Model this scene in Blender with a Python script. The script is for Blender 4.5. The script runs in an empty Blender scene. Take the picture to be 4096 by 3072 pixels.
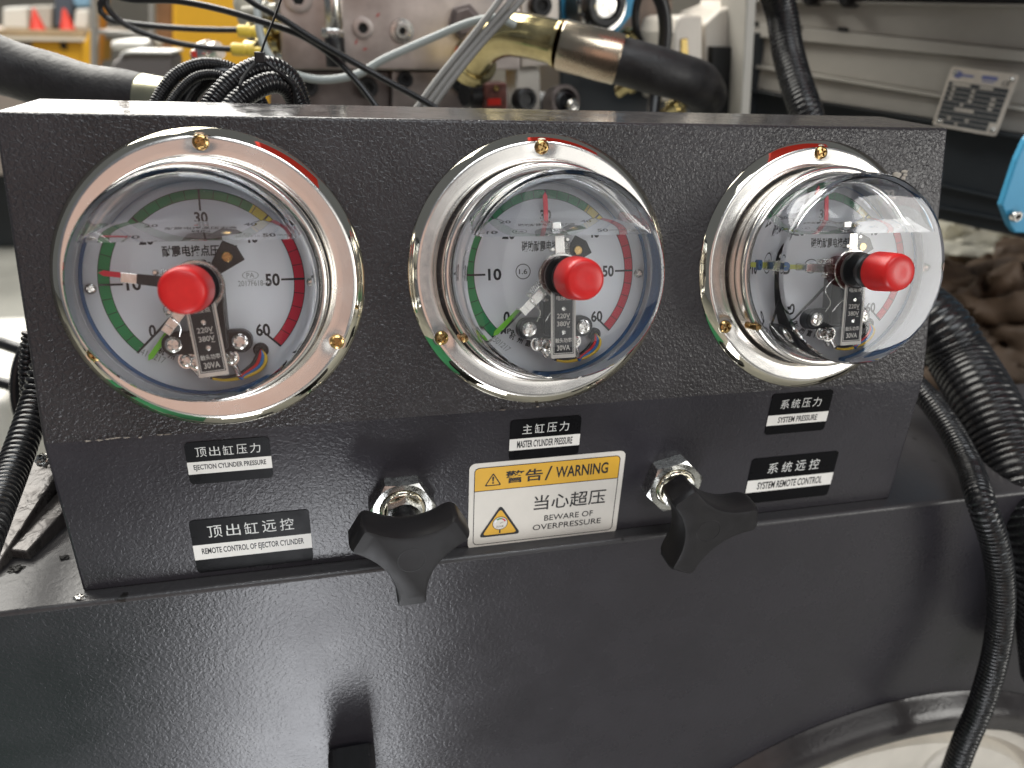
import bpy, bmesh, math, random
from mathutils import Vector, Matrix, noise
random.seed(4)
R = math.radians
C = bpy.context.scene.collection
# ------------------------------------------------------------------ camera
CAM = Vector((0.051757762, -0.338849312, 0.108183622))
MW = Matrix(((0.972051525, 0.063712515, -0.225956961), (-0.230919828, 0.433017997, -0.871304451), (0.042330432, 0.899130763, 0.435628288)))
F = 0.72
cd = bpy.data.cameras.new('camera'); cam = bpy.data.objects.new('camera', cd); C.objects.link(cam)
cam.matrix_world = Matrix.Translation(CAM) @ MW.to_4x4()
cd.sensor_width = 36; cd.lens = 36*F; cd.clip_start = 0.01; cd.clip_end = 200
cd.dof.use_dof = True; cd.dof.focus_distance = 0.36; cd.dof.aperture_fstop = 7.0
S = bpy.context.scene
S.camera = cam
# ------------------------------------------------------------------ light
w = bpy.data.worlds.new('World'); S.world = w; w.use_nodes = True
w.node_tree.nodes['Background'].inputs[0].default_value = (0.80, 0.86, 0.95, 1)
w.node_tree.nodes['Background'].inputs[1].default_value = 0.15
def lamp(name, loc, tgt, sx, sy, e, col=(1, 1, 1)):
    l = bpy.data.lights.new(name, 'AREA'); l.shape = 'RECTANGLE'; l.size = sx; l.size_y = sy; l.energy = e; l.color = col
    o = bpy.data.objects.new(name, l); C.objects.link(o); o.location = loc
    o.rotation_euler = (Vector(tgt)-Vector(loc)).to_track_quat('-Z', 'Y').to_euler()
lamp('window_light', (2.6, -2.1, .36), (0.2, 0, 0), 1.0, 1.35, 36, (1, .98, .93))
lamp('skylight', (0.3, -1.3, 2.2), (0.2, 0, 0), 1.6, 1.0, 34, (.92, .97, 1))
lamp('front_window', (1.25, -2.3, 0.75), (0.2, 0, 0), 1.3, 1.2, 6.5, (1, .99, .95))
lamp('warm_reflection_fill', (-0.45, -1.9, 0.30), (0, 0, 0), 1.2, 1.3, 2.9, (1, .62, .46))  # added warm lamp, puts a copper-pink reflection in the flanges; no wall there
lamp('floor_patch_light', (-0.035, -1.12, -0.885), (-0.035, -1.1199, 0), 0.26, 1.5, 12, (.93, .95, 1))
lamp('hall_light', (-0.8, 1.9, 2.3), (0.2, 1.2, 0), 2.6, 2.0, 190, (1, .97, .9))
lamp('far_window_light', (-1.6, 5.6, 1.35), (0, 0, 0), 3.0, 1.3, 115, (1, .97, .92))
vs = S.view_settings; vs.view_transform = 'Standard'; vs.look = 'None'; vs.exposure = 0; vs.gamma = 1
cy = S.cycles
cy.max_bounces = 16; cy.transmission_bounces = 14; cy.glossy_bounces = 6; cy.diffuse_bounces = 4; cy.transparent_max_bounces = 8
cy.caustics_refractive = True; cy.caustics_reflective = False; cy.blur_glossy = 0.6; cy.sample_clamp_indirect = 8
cy.use_denoising = True
# ------------------------------------------------------------------ pixel -> place helpers (photograph is 4096 x 3072)
def ray(px, py):
    return (MW @ Vector(((px-2048)/4096/F, -(py-1536)/4096/F, -1))).normalized()
def at(px, py, Y):
    d = ray(px, py); return CAM + d*((Y-CAM.y)/d.y)
def onplane(px, py, P, n):
    d = ray(px, py); return CAM + d*((P-CAM).dot(n)/d.dot(n))
# ------------------------------------------------------------------ materials
MT = {}
def nt(name):
    m = bpy.data.materials.new(name); m.use_nodes = True; MT[name] = m
    return m, m.node_tree.nodes, m.node_tree.links, m.node_tree.nodes['Principled BSDF']
def mat(name, col, rough=.5, metal=0, bump=None, var=0.0, vscale=40, rvar=0.0, coat=0, spec=None, col2=None, trans=0, ior=1.45, aniso=None):
    """bump = (noise scale, distance, strength)"""
    m, N, L, b = nt(name)
    b.inputs['Base Color'].default_value = (*col, 1); b.inputs['Roughness'].default_value = rough
    b.inputs['Metallic'].default_value = metal; b.inputs['Coat Weight'].default_value = coat; b.inputs['IOR'].default_value = ior
    if trans: b.inputs['Transmission Weight'].default_value = trans
    if spec is not None: b.inputs['Specular IOR Level'].default_value = spec
    tc = N.new('ShaderNodeTexCoord')
    if var or rvar or col2:
        n = N.new('ShaderNodeTexNoise'); n.inputs['Scale'].default_value = vscale; n.inputs['Detail'].default_value = 5
        n.inputs['Roughness'].default_value = .65
        L.new(tc.outputs['Object'], n.inputs['Vector'])
        if var or col2:
            r = N.new('ShaderNodeValToRGB'); L.new(n.outputs['Fac'], r.inputs['Fac'])
            r.color_ramp.elements[0].position = .35; r.color_ramp.elements[1].position = .68
            c2 = col2 or tuple(min(1, c*(1+var)) for c in col); c1 = col if col2 else tuple(c*(1-var) for c in col)
            r.color_ramp.elements[0].color = (*c1, 1); r.color_ramp.elements[1].color = (*c2, 1)
            L.new(r.outputs['Color'], b.inputs['Base Color'])
        if rvar:
            mr = N.new('ShaderNodeMapRange'); mr.inputs['From Min'].default_value = .3; mr.inputs['From Max'].default_value = .7
            mr.inputs['To Min'].default_value = max(0, rough-rvar); mr.inputs['To Max'].default_value = rough+rvar
            L.new(n.outputs['Fac'], mr.inputs['Value']); L.new(mr.outputs['Result'], b.inputs['Roughness'])
    if bump:
        n2 = N.new('ShaderNodeTexNoise'); n2.inputs['Scale'].default_value = bump[0]; n2.inputs['Detail'].default_value = 2.0
        n2.inputs['Distortion'].default_value = .6
        if aniso:
            mp = N.new('ShaderNodeMapping'); mp.inputs['Scale'].default_value = aniso
            L.new(tc.outputs['Object'], mp.inputs['Vector']); L.new(mp.outputs['Vector'], n2.inputs['Vector'])
        else: L.new(tc.outputs['Object'], n2.inputs['Vector'])
        bp = N.new('ShaderNodeBump'); bp.inputs['Distance'].default_value = bump[1]; bp.inputs['Strength'].default_value = bump[2]
        L.new(n2.outputs['Fac'], bp.inputs['Height']); L.new(bp.outputs['Normal'], b.inputs['Normal'])
    return m
paint = mat('hammered_charcoal_paint', (.031, .028, .030), .28, 0, (600, .0006, .95), .10, 30, .05)
paint2 = mat('smooth_charcoal_paint', (.026, .024, .029), .27, 0, (520, .00036, .5), .12, 12, .06)
painttop = mat('charcoal_paint_lit_top', (.062, .058, .058), .13, 0, (420, .0003, .22), .15, 60, .1)  # same paint as the front, colour lightened for the glare on the top
chrome = mat('plated_steel_flange', (.82, .79, .75), .235, 1, (1500, .00004, .35), .05, 60, .05)
mirror = mat('polished_plated_edge', (.80, .75, .62), .05, 1, None, .03, 40, .03)
brass = mat('zinc_yellow_steel', (.46, .31, .13), .22, 1, (900, .0001, .3), .25, 400, .08)
silver = mat('nickel_steel', (.72, .70, .66), .22, 1, (1500, .00005, .3), .1, 500, .08)
nutm = mat('galvanised_steel', (.60, .60, .58), .26, 1, (700, .0002, .35), .18, 300, .1)
dialw = mat('white_dial_enamel', (.74, .75, .77), .5, 0, None, .02, 30)
ink = mat('black_ink', (.012, .012, .014), .5)
inkgrey = mat('grey_stamp_ink', (.30, .31, .30), .6)
inkred = mat('red_ink', (.62, .03, .03), .5)
green = mat('green_dial_ink', (.015, .23, .07), .5, 0, None, .08, 60)
redink = mat('crimson_dial_ink', (.58, .015, .04), .5, 0, None, .06, 60)
yellow = mat('yellow_dial_ink', (.72, .55, .03), .5)
capred = mat('red_plastic_cap', (.52, .014, .014), .34, 0, (900, .0001, .25), .08, 150, .06)
blackp = mat('black_plastic', (.012, .012, .013), .38, 0, (1200, .0001, .3), .2, 200, .08)
knobm = mat('matt_black_knob', (.016, .015, .016), .46, 0, (1500, .00005, .2), .15, 120, .05, spec=.3)
rubber = mat('black_rubber', (.018, .017, .018), .50, 0, (300, .0006, .6), .3, 60, .1)
conduit = mat('glossy_black_conduit', (.012, .012, .013), .24, 0, None, .3, 120, .10)
inner = mat('case_inner_wall', (.42, .43, .45), .35, 0, None, .06, 80)
blue_g = mat('blue_ring_tint', (.05, .12, .25), .4)
ptr_green = mat('green_pointer_paint', (.18, .55, .03), .4)
ptr_yel = mat('olive_pointer_paint', (.50, .52, .10), .4)
ptr_red = mat('red_pointer_paint', (.62, .015, .035), .4)
wr = mat('red_wire', (.6, .02, .02), .4); wb = mat('blue_wire', (.02, .16, .45), .4); wy = mat('yellow_wire', (.75, .5, .04), .4)
stk = mat('black_sticker_vinyl', (.004, .004, .005), .30, 0, (300, .0001, .15), .2, 50, .08, spec=.10)
stw = mat('white_sticker_print', (.72, .70, .66), .45, 0, None, .04, 90)
silverprint = mat('silver_sticker_print', (.62, .62, .60), .4)
warnw = mat('warning_white', (.64, .605, .55), .42, 0, None, .03, 60)
warny = mat('warning_yellow', (.66, .37, .035), .42, 0, None, .04, 60)
steelpink = mat('ground_steel_block', (.56, .50, .47), .38, 1, (60, .0004, .3), .22, 14, .12)
steeldark = mat('dark_steel_block', (.20, .17, .16), .45, .7, (80, .0005, .3), .3, 20, .1)
zincy = mat('yellow_passivated_fitting', (.60, .50, .26), .20, 1, (60, .0004, .3), .3, 30, .12)
ferr = mat('ferrule_steel', (.55, .50, .38), .22, 1, (40, .0003, .3), .35, 18, .12, col2=(.52, .40, .30))
greym = mat('machine_grey_paint', (.42, .40, .36), .42, 0, (200, .0004, .3), .1, 8, .05)
greyd = mat('machine_dark_paint', (.020, .024, .028), .40, 0, (200, .0004, .3), .2, 8, .05)
whitem = mat('off_white_cast_paint', (.62, .57, .50), .36, 0, (150, .0005, .4), .08, 14, .08)
wheelm = mat('cream_cast_aluminium', (.64, .60, .53), .38, 0, (500, .0003, .5), .06, 40, .06)
bluem = mat('sky_blue_paint', (.055, .30, .50), .40, 0, None, .05, 20)
yelm = mat('machine_yellow_paint', (.72, .38, .02), .5, 0, None, .08, 4)
brownm = mat('brown_work_cloth', (.115, .075, .048), .65, 0, (30, .004, .6), .3, 12)
film = mat('cloudy_plastic_film', (.52, .50, .42), .28, 0, (18, .01, .8), .25, 9, .1)
concrete = mat('workshop_concrete', (.34, .34, .31), .55, 0, (8, .01, .2), .2, 2.2, .1)
creamw = mat('cream_wall', (.62, .56, .46), .7, 0, None, .12, .9)
timber = mat('worn_timber', (.36, .26, .15), .6, 0, None, .3, 5)
platem = mat('nameplate_aluminium', (.70, .64, .57), .35, .35, (300, .0001, .2), .1, 30, .1)
platedk = mat('nameplate_dark_print', (.05, .055, .06), .4)
platebl = mat('nameplate_blue_print', (.16, .18, .36), .4)
cable_g = mat('grey_cable', (.17, .165, .155), .45)
cable_b = mat('black_cable', (.012, .012, .013), .30)
yconn = mat('yellow_connector', (.75, .56, .08), .4)
tube_c = mat('pale_plastic_tube', (.34, .37, .36), .35)
oil = mat('oily_steel', (.085, .078, .075), .26, .3, (130, .0012, .8), .5, 60, .1)
grime = mat('caked_black_grime', (.010, .009, .008), .6, 0, (400, .001, .8))
whitep = mat('white_plastic', (.70, .69, .64), .45)
redp = mat('red_plastic', (.65, .05, .03), .45)
darkm = mat('dark_cavity', (.006, .006, .006), .7)
gold = mat('gold_contact', (.55, .40, .15), .25, 1)
# scratched edge paint for the tank : dark pits
def ledge_material():
    m, N, L, b = nt('pitted_ledge_paint')
    tc = N.new('ShaderNodeTexCoord'); n = N.new('ShaderNodeTexNoise'); n.inputs['Scale'].default_value = 95; n.inputs['Detail'].default_value = 4
    L.new(tc.outputs['Object'], n.inputs['Vector'])
    r = N.new('ShaderNodeValToRGB'); r.color_ramp.elements[0].position = .68; r.color_ramp.elements[0].color = (.040, .038, .040, 1)
    r.color_ramp.elements[1].position = .72; r.color_ramp.elements[1].color = (.008, .007, .006, 1)
    L.new(n.outputs['Fac'], r.inputs['Fac']); L.new(r.outputs['Color'], b.inputs['Base Color'])
    b.inputs['Roughness'].default_value = .38
    n2 = N.new('ShaderNodeTexNoise'); n2.inputs['Scale'].default_value = 300; L.new(tc.outputs['Object'], n2.inputs['Vector'])
    bp = N.new('ShaderNodeBump'); bp.inputs['Distance'].default_value = .0005; bp.inputs['Strength'].default_value = .5
    L.new(n2.outputs['Fac'], bp.inputs['Height']); L.new(bp.outputs['Normal'], b.inputs['Normal'])
    return m
ledgem = ledge_material()
def glass_material():
    m = bpy.data.materials.new('clear_cover_and_glycerine'); m.use_nodes = True
    N = m.node_tree.nodes; L = m.node_tree.links; N.remove(N['Principled BSDF'])
    g = N.new('ShaderNodeBsdfGlass'); g.inputs['Color'].default_value = (.975, .98, .99, 1); g.inputs['Roughness'].default_value = 0
    g.inputs['IOR'].default_value = 1.46
    L.new(g.outputs[0], N['Material Output'].inputs[0]); return m
glass = glass_material()
# ------------------------------------------------------------------ mesh building
class M:
    def __init__(s): s.v = []; s.f = []
    def add(s, v, f):
        k = len(s.v); s.v += [Vector(q) for q in v]; s.f += [tuple(i+k for i in q) for q in f]; return s
    def box(s, a, b):
        x0, y0, z0 = a; x1, y1, z1 = b
        return s.add([(x0,y0,z0),(x1,y0,z0),(x1,y1,z0),(x0,y1,z0),(x0,y0,z1),(x1,y0,z1),(x1,y1,z1),(x0,y1,z1)],
                     [(0,3,2,1),(4,5,6,7),(0,1,5,4),(1,2,6,5),(2,3,7,6),(3,0,4,7)])
    def lathe(s, prof, n=96, c=(0, 0, 0), ax=None, wob=None):
        """prof = [(r,z)...], axis z (or ax), closed when first == last"""
        v = []; f = []
        q = Vector((0,0,1)).rotation_difference(Vector(ax)) if ax is not None else None
        for j in range(n):
            t = 2*math.pi*j/n
            for r, z in prof:
                zz = z + (wob(r, t) if wob else 0)
                p = Vector((r*math.cos(t), r*math.sin(t), zz))
                if q: p = q @ p
                v.append(p+Vector(c))
        m = len(prof)
        for j in range(n):
            k = (j+1) % n
            for i in range(m-1):
                a, b = j*m+i, j*m+i+1; c2, d = k*m+i+1, k*m+i
                if prof[i][0] < 1e-7: f.append((a, c2, b))
                elif prof[i+1][0] < 1e-7: f.append((a, d, b))
                else: f.append((a, d, c2, b))
        return s.add(v, f)
    def prism(s, poly, z0, z1, X=None, top=1.0):
        """poly in xy, extruded z0..z1; X maps points"""
        n = len(poly); v = [(x, y, z0) for x, y in poly]+[(x*top, y*top, z1) for x, y in poly]
        if X: v = [X(Vector(q)) for q in v]
        a = sum(poly[i][0]*poly[(i+1) % n][1]-poly[(i+1) % n][0]*poly[i][1] for i in range(n))
        f = [tuple(range(n))[::-1], tuple(range(n, 2*n))]+[(i, (i+1) % n, n+(i+1) % n, n+i) for i in range(n)]
        if a < 0: f = [q[::-1] for q in f]
        return s.add(v, f)
    def flat(s, poly, z):
        a = sum(poly[i][0]*poly[(i+1) % len(poly)][1]-poly[(i+1) % len(poly)][0]*poly[i][1] for i in range(len(poly)))
        if a < 0: poly = poly[::-1]
        return s.add([(x, y, z) for x, y in poly], [tuple(range(len(poly)))])
    def tube(s, pts, r, n=12, cap=True, radii=None):
        pts = [Vector(p) for p in pts]; v = []; f = []
        up = None
        for i, p in enumerate(pts):
            t = (pts[min(i+1, len(pts)-1)]-pts[max(i-1, 0)]).normalized()
            if up is None:
                up = t.orthogonal().normalized()
            else:
                up = (up - t*up.dot(t)).normalized()
            b = t.cross(up); rr = radii[i] if radii else r
            for j in range(n):
                a = 2*math.pi*j/n; v.append(p+(up*math.cos(a)+b*math.sin(a))*rr)
        for i in range(len(pts)-1):
            for j in range(n):
                k = (j+1) % n; f.append((i*n+j, i*n+k, (i+1)*n+k, (i+1)*n+j))
        if cap:
            f.append(tuple(range(n))[::-1]); f.append(tuple((len(pts)-1)*n+j for j in range(n)))
        return s.add(v, f)
    def xf(s, mt):
        s.v = [mt @ q for q in s.v]; return s
def spline(P, step=.004):
    """Catmull-Rom through P, resampled"""
    P = [Vector(p) for p in P]; P = [P[0]*2-P[1]]+P+[P[-1]*2-P[-2]]; out = []
    for i in range(1, len(P)-2):
        a, b, c, d = P[i-1:i+3]; n = max(2, int((c-b).length/step))
        for k in range(n):
            t = k/n
            out.append(.5*((2*b)+(c-a)*t+(2*a-5*b+4*c-d)*t*t+(-a+3*b-3*c+d)*t**3))
    out.append(P[-2]); return out
ORG = {}
def thing(name, label, cat, loc=(0, 0, 0), rot=None, group=None, local=False):
    o = bpy.data.objects.new(name, None); C.objects.link(o); o.location = loc; o.empty_display_size = .01
    if rot: o.rotation_euler = rot
    o['label'] = label; o['category'] = cat
    if group: o['group'] = group
    ORG[o] = Vector((0, 0, 0)) if local else Vector(loc)
    return o
def mk(name, m, mt, parent=None, smooth=30, bevel=0, label=None):
    """links one mesh; vertices are in the frame of the parent thing (world minus its place)"""
    me = bpy.data.meshes.new(name)
    if parent is not None: off = ORG[parent]
    else:
        lo = Vector((min(v.x for v in m.v), min(v.y for v in m.v), min(v.z for v in m.v))); hi = Vector((max(v.x for v in m.v), max(v.y for v in m.v), max(v.z for v in m.v)))
        off = Vector(((lo.x+hi.x)/2, (lo.y+hi.y)/2, lo.z))
    me.from_pydata([v-off for v in m.v], [], m.f); me.validate(); 
    me.materials.append(mt)
    if smooth:
        me.polygons.foreach_set('use_smooth', [True]*len(me.polygons)); me.set_sharp_from_angle(angle=R(smooth))
    o = bpy.data.objects.new(name, me); C.objects.link(o)
    if parent is not None:
        o.parent = parent; ORG[o] = off
    else:
        o.location = off
    if bevel:
        b = o.modifiers.new('bevel', 'BEVEL'); b.width = bevel; b.segments = 3; b.limit_method = 'ANGLE'; b.angle_limit = R(35)
        b.harden_normals = False
    if label: o['label'] = label
    return o
def tag(o, label, cat, group=None, kind=None):
    if label: o['label'] = label
    if cat: o['category'] = cat
    if group: o['group'] = group
    if kind: o['kind'] = kind
    return o
def rrect(w, h, r, n=6, cx=0, cy=0):
    p = []
    for sx, sy, a0 in ((1, 1, 0), (-1, 1, 90), (-1, -1, 180), (1, -1, 270)):
        for k in range(n+1):
            a = R(a0+90*k/n); p.append((cx+sx*(w/2-r)+r*math.cos(a), cy+sy*(h/2-r)+r*math.sin(a)))
    return p
def ngon(n, r, a0=0): return [(r*math.cos(R(a0)+2*math.pi*k/n), r*math.sin(R(a0)+2*math.pi*k/n)) for k in range(n)]
def arcband(r0, r1, a0, a1, z, n=None):
    n = n or max(2, int(abs(a1-a0)/2)); m = M(); v = []; 
    for k in range(n+1):
        a = R(a0+(a1-a0)*k/n); v += [(r0*math.cos(a), r0*math.sin(a), z), (r1*math.cos(a), r1*math.sin(a), z)]
    m.add(v, [(2*k, 2*k+1, 2*k+3, 2*k+2) if a1 > a0 else (2*k, 2*k+2, 2*k+3, 2*k+1) for k in range(n)]); return m
TXT = {}
def text(name, s, mt, parent, x, y, z, h, w=None, bold=0, rot=0, label=None, shear=0):
    """flat print: s centred on (x,y) at height z of the parent's frame, h tall and w wide"""
    key = (s, bold)
    if key not in TXT:
        cu = bpy.data.curves.new('t', 'FONT'); cu.body = s; cu.resolution_u = 3; cu.offset = bold
        ob = bpy.data.objects.new('t', cu); C.objects.link(ob); bpy.context.view_layer.update()
        me = bpy.data.meshes.new_from_object(ob.evaluated_get(bpy.context.evaluated_depsgraph_get()))
        TXT[key] = ([v.co.copy() for v in me.vertices], [tuple(p.vertices) for p in me.polygons])
        bpy.data.objects.remove(ob); bpy.data.curves.remove(cu); bpy.data.meshes.remove(me)
    V, Fc = TXT[key]
    if not V: return None
    x0, x1 = min(v.x for v in V), max(v.x for v in V); y0, y1 = min(v.y for v in V), max(v.y for v in V)
    sy = h/(y1-y0); sx = (w/(x1-x0)) if w else sy; cr, sr = math.cos(R(rot)), math.sin(R(rot)); m = M(); vv = []
    for v in V:
        a, b = (v.x-(x0+x1)/2)*sx, (v.y-(y0+y1)/2)*sy; a += shear*b
        vv.append(Vector((x+a*cr-b*sr, y+a*sr+b*cr, z))+ORG[parent])
    m.add(vv, Fc)
    return mk(name, m, mt, parent, smooth=0, label=label)
def slab(pts, P, n, th, offs=0):
    """outline traced at pixels, laid on plane (P,n) and given real thickness away from the viewer"""
    n = n.normalized(); m = M(); q = [onplane(x, y, P, n) + n*offs for x, y in pts]; k = len(q)
    bk = [a - n*th for a in q]
    c = (q[1]-q[0]).cross(q[2]-q[1])
    if c.dot(n) < 0: q = q[::-1]; bk = bk[::-1]
    f = [tuple(range(k)), tuple(range(k, 2*k))[::-1]]+[((i+1) % k, i, k+i, k+(i+1) % k) for i in range(k)]
    return m.add(q+bk, f)
def slabY(pts, Y, th): return slab(pts, Vector((0, Y, 0)), Vector((0, -1, 0)), th)
def rib(pts, r, pitch, depth, n=28, step=None, sharp=.35):
    """corrugated conduit along a path"""
    path = spline(pts, pitch/8); L = 0; rad = []; last = path[0]
    for p in path:
        L += (p-last).length; last = p; t = (L/pitch) % 1.0
        rad.append(r if t < .42 else (r-depth*(.5-.5*math.cos(2*math.pi*(t-.42)/.58))))
    return M().tube(path, r, n, radii=rad)
# ------------------------------------------------------------------ the place: far hall
def struct(name, m, mt, **k): return tag(mk(name, m, mt, **k), None, None, kind='structure')
struct('workshop_floor', M().box((-9, -4, -.95), (9, 9, -.90)), concrete, smooth=0)
struct('far_wall', M().box((-9, 8.0, -.9), (9, 8.1, 4.5)), creamw, smooth=0)
# ------------------------------------------------------------------ grey console and the tank under it
TH = 0.26; ct, st = math.cos(TH), math.sin(TH)
def pan(x, y, z): return Vector((x, y*ct+z*st, -y*st+z*ct))       # frame of the leaning upper panel
LY = -0.018                                                     # the lower panel stands upright at this y
prof = [(-.018, -.1512), (-.018, -.0668), (.0181, .0684), (.0735, .0684), (.0735, -.1512)]
def sheared(p):
    x, y, z = p.z, p.x, p.y; return Vector((x, y, z))
m = M(); n = len(prof); xs = [(-.0781, .3856), (-.0781, .3834), (-.0785, .3839), (-.0785, .3839), (-.0781, .3856)]
m.add([(xs[i][0], prof[i][0], prof[i][1]) for i in range(n)]+[(xs[i][1], prof[i][0], prof[i][1]) for i in range(n)],
      [tuple(range(n)), tuple(range(n, 2*n))[::-1]]+[((i+1) % n, i, n+i, n+(i+1) % n) for i in range(n)])
cons = mk('gauge_console', m, paint, bevel=.0014)
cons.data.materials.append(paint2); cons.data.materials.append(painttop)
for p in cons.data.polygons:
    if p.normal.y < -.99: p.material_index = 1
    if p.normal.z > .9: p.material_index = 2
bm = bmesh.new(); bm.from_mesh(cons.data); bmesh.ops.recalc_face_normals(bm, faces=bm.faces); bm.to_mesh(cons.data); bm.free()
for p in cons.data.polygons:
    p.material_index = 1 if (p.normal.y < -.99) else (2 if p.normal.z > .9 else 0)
tag(cons, 'dark charcoal hammered-paint console with a bent front that carries three gauges', 'console')

WC = (.458, -.612)                                                # centre of the round opening
def tank():
    t = thing('oil_tank', 'large charcoal painted tank face and ledge standing under the gauge console', 'tank', (0, 0, -.9))
    # front face with a round hole, built as a fan of quads between the rectangle and the circle
    x0, x1, z0, z1, Y = -.55, 1.15, -1.2, -.1535, -.0265; r = .276; n = 96; v = []; f = []
    for k in range(n):
        a = 2*math.pi*k/n; ca, sa = math.cos(a), math.sin(a)
        s = min(((x1-WC[0])/ca if ca > 1e-6 else (x0-WC[0])/ca if ca < -1e-6 else 9), ((z1-WC[1])/sa if sa > 1e-6 else (z0-WC[1])/sa if sa < -1e-6 else 9))
        v += [(WC[0]+r*ca, Y, WC[1]+r*sa), (WC[0]+s*ca, Y, WC[1]+s*sa)]
    for cx, cz in ((x1, z1), (x0, z1), (x0, z0), (x1, z0)): v.append((cx, Y, cz))
    for k in range(n):
        l = (k+1) % n; f.append((2*k, 2*k+1, 2*l+1, 2*l))
    def near(ang):  # between which rays the corner lies
        return int((ang % (2*math.pi))/(2*math.pi)*n)
    for i, (cx, cz) in enumerate(((x1, z1), (x0, z1), (x0, z0), (x1, z0))):
        k = near(math.atan2(cz-WC[1], cx-WC[0])); l = (k+1) % n; f.append((2*k+1, 2*n+i, 2*l+1))
    mk('front_plate', M().add(v, f), paint2, t, smooth=0)
    # rolled upper edge and ledge
    pr = [(-.0265, -.1535)]+[(-.0240-.0025*math.cos(R(a)), -.1535+.0025*math.sin(R(a))) for a in range(15, 91, 15)]+[(.115, -.151), (.115, -.16), (-.02, -.16)]
    k = len(pr); mm = M(); mm.add([(x0, y, z) for y, z in pr]+[(x1, y, z) for y, z in pr], [((i+1) % k, i, k+i, k+(i+1) % k)[::-1] for i in range(k)]+[tuple(range(k)), tuple(range(k, 2*k))[::-1]])
    mk('ledge', mm, ledgem, t, smooth=40)
    # swept collar of the opening
    prof = [(.279, .0005), (.276, .003), (.272, .009), (.266, .0135), (.259, .0155), (.253, .0145), (.249, .010), (.247, .002), (.247, -.06)]
    q = M().lathe([(a, b) for a, b in prof], 160); q.v = [Vector((p.x+WC[0], -.0265-p.z, p.y+WC[1])) for p in q.v]; q.f = [g for g in q.f]
    mk('opening_collar', q, mat('glossy_collar_paint', (.040, .036, .036), .22, 0, (260, .0003, .5), .2, 30, .06), t, smooth=60)
    return t
tank()
def wheel():
    t = thing('cast_wheel', 'cream cast wheel with a bolt showing in the round opening at lower right', 'wheel', (WC[0], -.02, WC[1]))
    pr = [(0, .004), (.06, .004), (.07, .012), (.10, .012), (.115, .004), (.170, .004), (.178, .010), (.184, .012), (.2175, .012), (.2195, .005), (.2215, .003), (.2290, .003), (.2305, .012), (.240, .013), (.2435, .010), (.2445, .004), (.2445, -.03), (.0, -.03)]
    q = M().lathe(pr, 160); q.v = [Vector((p.x+WC[0], -.012-p.z, p.y+WC[1])) for p in q.v]
    mk('rim', q, wheelm, t, smooth=45)
    for a in range(20, 380, 45):
        a = R(a+52); c = Vector((WC[0]+.197*math.cos(a), -.024, WC[1]+.197*math.sin(a)))
        rd = Vector((math.cos(a), 0, math.sin(a))); tg = Vector((-math.sin(a), 0, math.cos(a))); mm = M()
        pl = [(-.024, -.045), (-.012, -.016), (0, -.013), (.012, -.016), (.024, -.045)]
        # boss: raised round pad with a hex bolt
        b2 = M().lathe([(0, .0), (.017, .0), (.019, -.002), (.020, -.008)], 32, c+Vector((0, -.004, 0)), (0, -1, 0)); mk('boss', b2, wheelm, t, smooth=50)
        hb = M().prism(ngon(6, .0085, 20), 0, .006); hb.v = [Vector((p.x, -p.z-.028, p.y))+Vector((c.x, 0, c.z)) for p in hb.v]
        mk('bolt', hb, nutm, t, smooth=0, bevel=.0008)
    return t
wheel()
# black stop block low on the tank face
t = thing('rubber_stop', 'small black rubber stop block fixed low on the charcoal tank face', 'stop block', at(1400, 3030, -.027))
a, b = at(1306, 2985, -.034), at(1500, 3010, -.034)
mm = M(); mm.box((a.x, -.072, -.45), (b.x, -.0270, at(1400, 2975, -.027).z)); mk('block', mm, rubber, t, bevel=.003)
mm = M(); mm.box((a.x+.005, -.060, at(1400, 2975, -.027).z-.001), (b.x-.004, -.030, at(1400, 2975, -.027).z+.0015)); mk('groove_lip', mm, blackp, t)

# ------------------------------------------------------------------ gauges
def phillips(name, parent, x, y, z, r, mt, rot=0, h=.0012, nrm=None, cut=True):
    """domed cross-head screw: a head with a recessed cross"""
    n = 24; m = M(); pr = [(r*.95, 0), (r, h*.3), (r*.92, h*.75), (r*.7, h), (r*.62, h*1.05)]
    m.lathe(pr, n)
    # head top with cross recess
    wd = r*.15; ln = r*.60; zt = h*1.05
    cr = [(wd, wd), (wd, ln), (-wd, ln), (-wd, wd), (-ln, wd), (-ln, -wd), (-wd, -wd), (-wd, -ln), (wd, -ln), (wd, -wd), (ln, -wd), (ln, wd)]
    ang = [math.atan2(q[1], q[0]) % (2*math.pi) for q in cr]
    o = sorted(range(12), key=lambda i: ang[i]); cr = [cr[i] for i in o]; ang = [ang[i] for i in o]
    v = [(a, b, zt*.98) for a, b in cr]+[(a*.75, b*.75, zt-h*.9) for a, b in cr]+[(r*.63*math.cos(2*math.pi*k/n), r*.63*math.sin(2*math.pi*k/n), zt) for k in range(n)]
    f = [(i, 12+i, 12+(i+1) % 12, (i+1) % 12) for i in range(12)]+[tuple(range(12, 24))]
    for k in range(n):
        a = 2*math.pi*(k+.5)/n
        i = min(range(12), key=lambda j: abs((ang[j]-a+math.pi) % (2*math.pi)-math.pi)); i2 = i
        f.append((24+k, 24+(k+1) % n, i))
    for k in range(n):   # fill fans between neighbouring picks
        a = 2*math.pi*(k+.5)/n; b2 = 2*math.pi*(k+1.5)/n
        i = min(range(12), key=lambda j: abs((ang[j]-a+math.pi) % (2*math.pi)-math.pi)); j2 = min(range(12), key=lambda j: abs((ang[j]-b2+math.pi) % (2*math.pi)-math.pi))
        while i != j2:
            f.append((24+(k+1) % n, (i+1) % 12, i)); i = (i+1) % 12
    m.add(v, f)
    m.xf(Matrix.Translation((x, y, z)) @ Matrix.Rotation(R(rot), 4, 'Z'))
    return mk(name, m, mt, parent, smooth=35)
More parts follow.
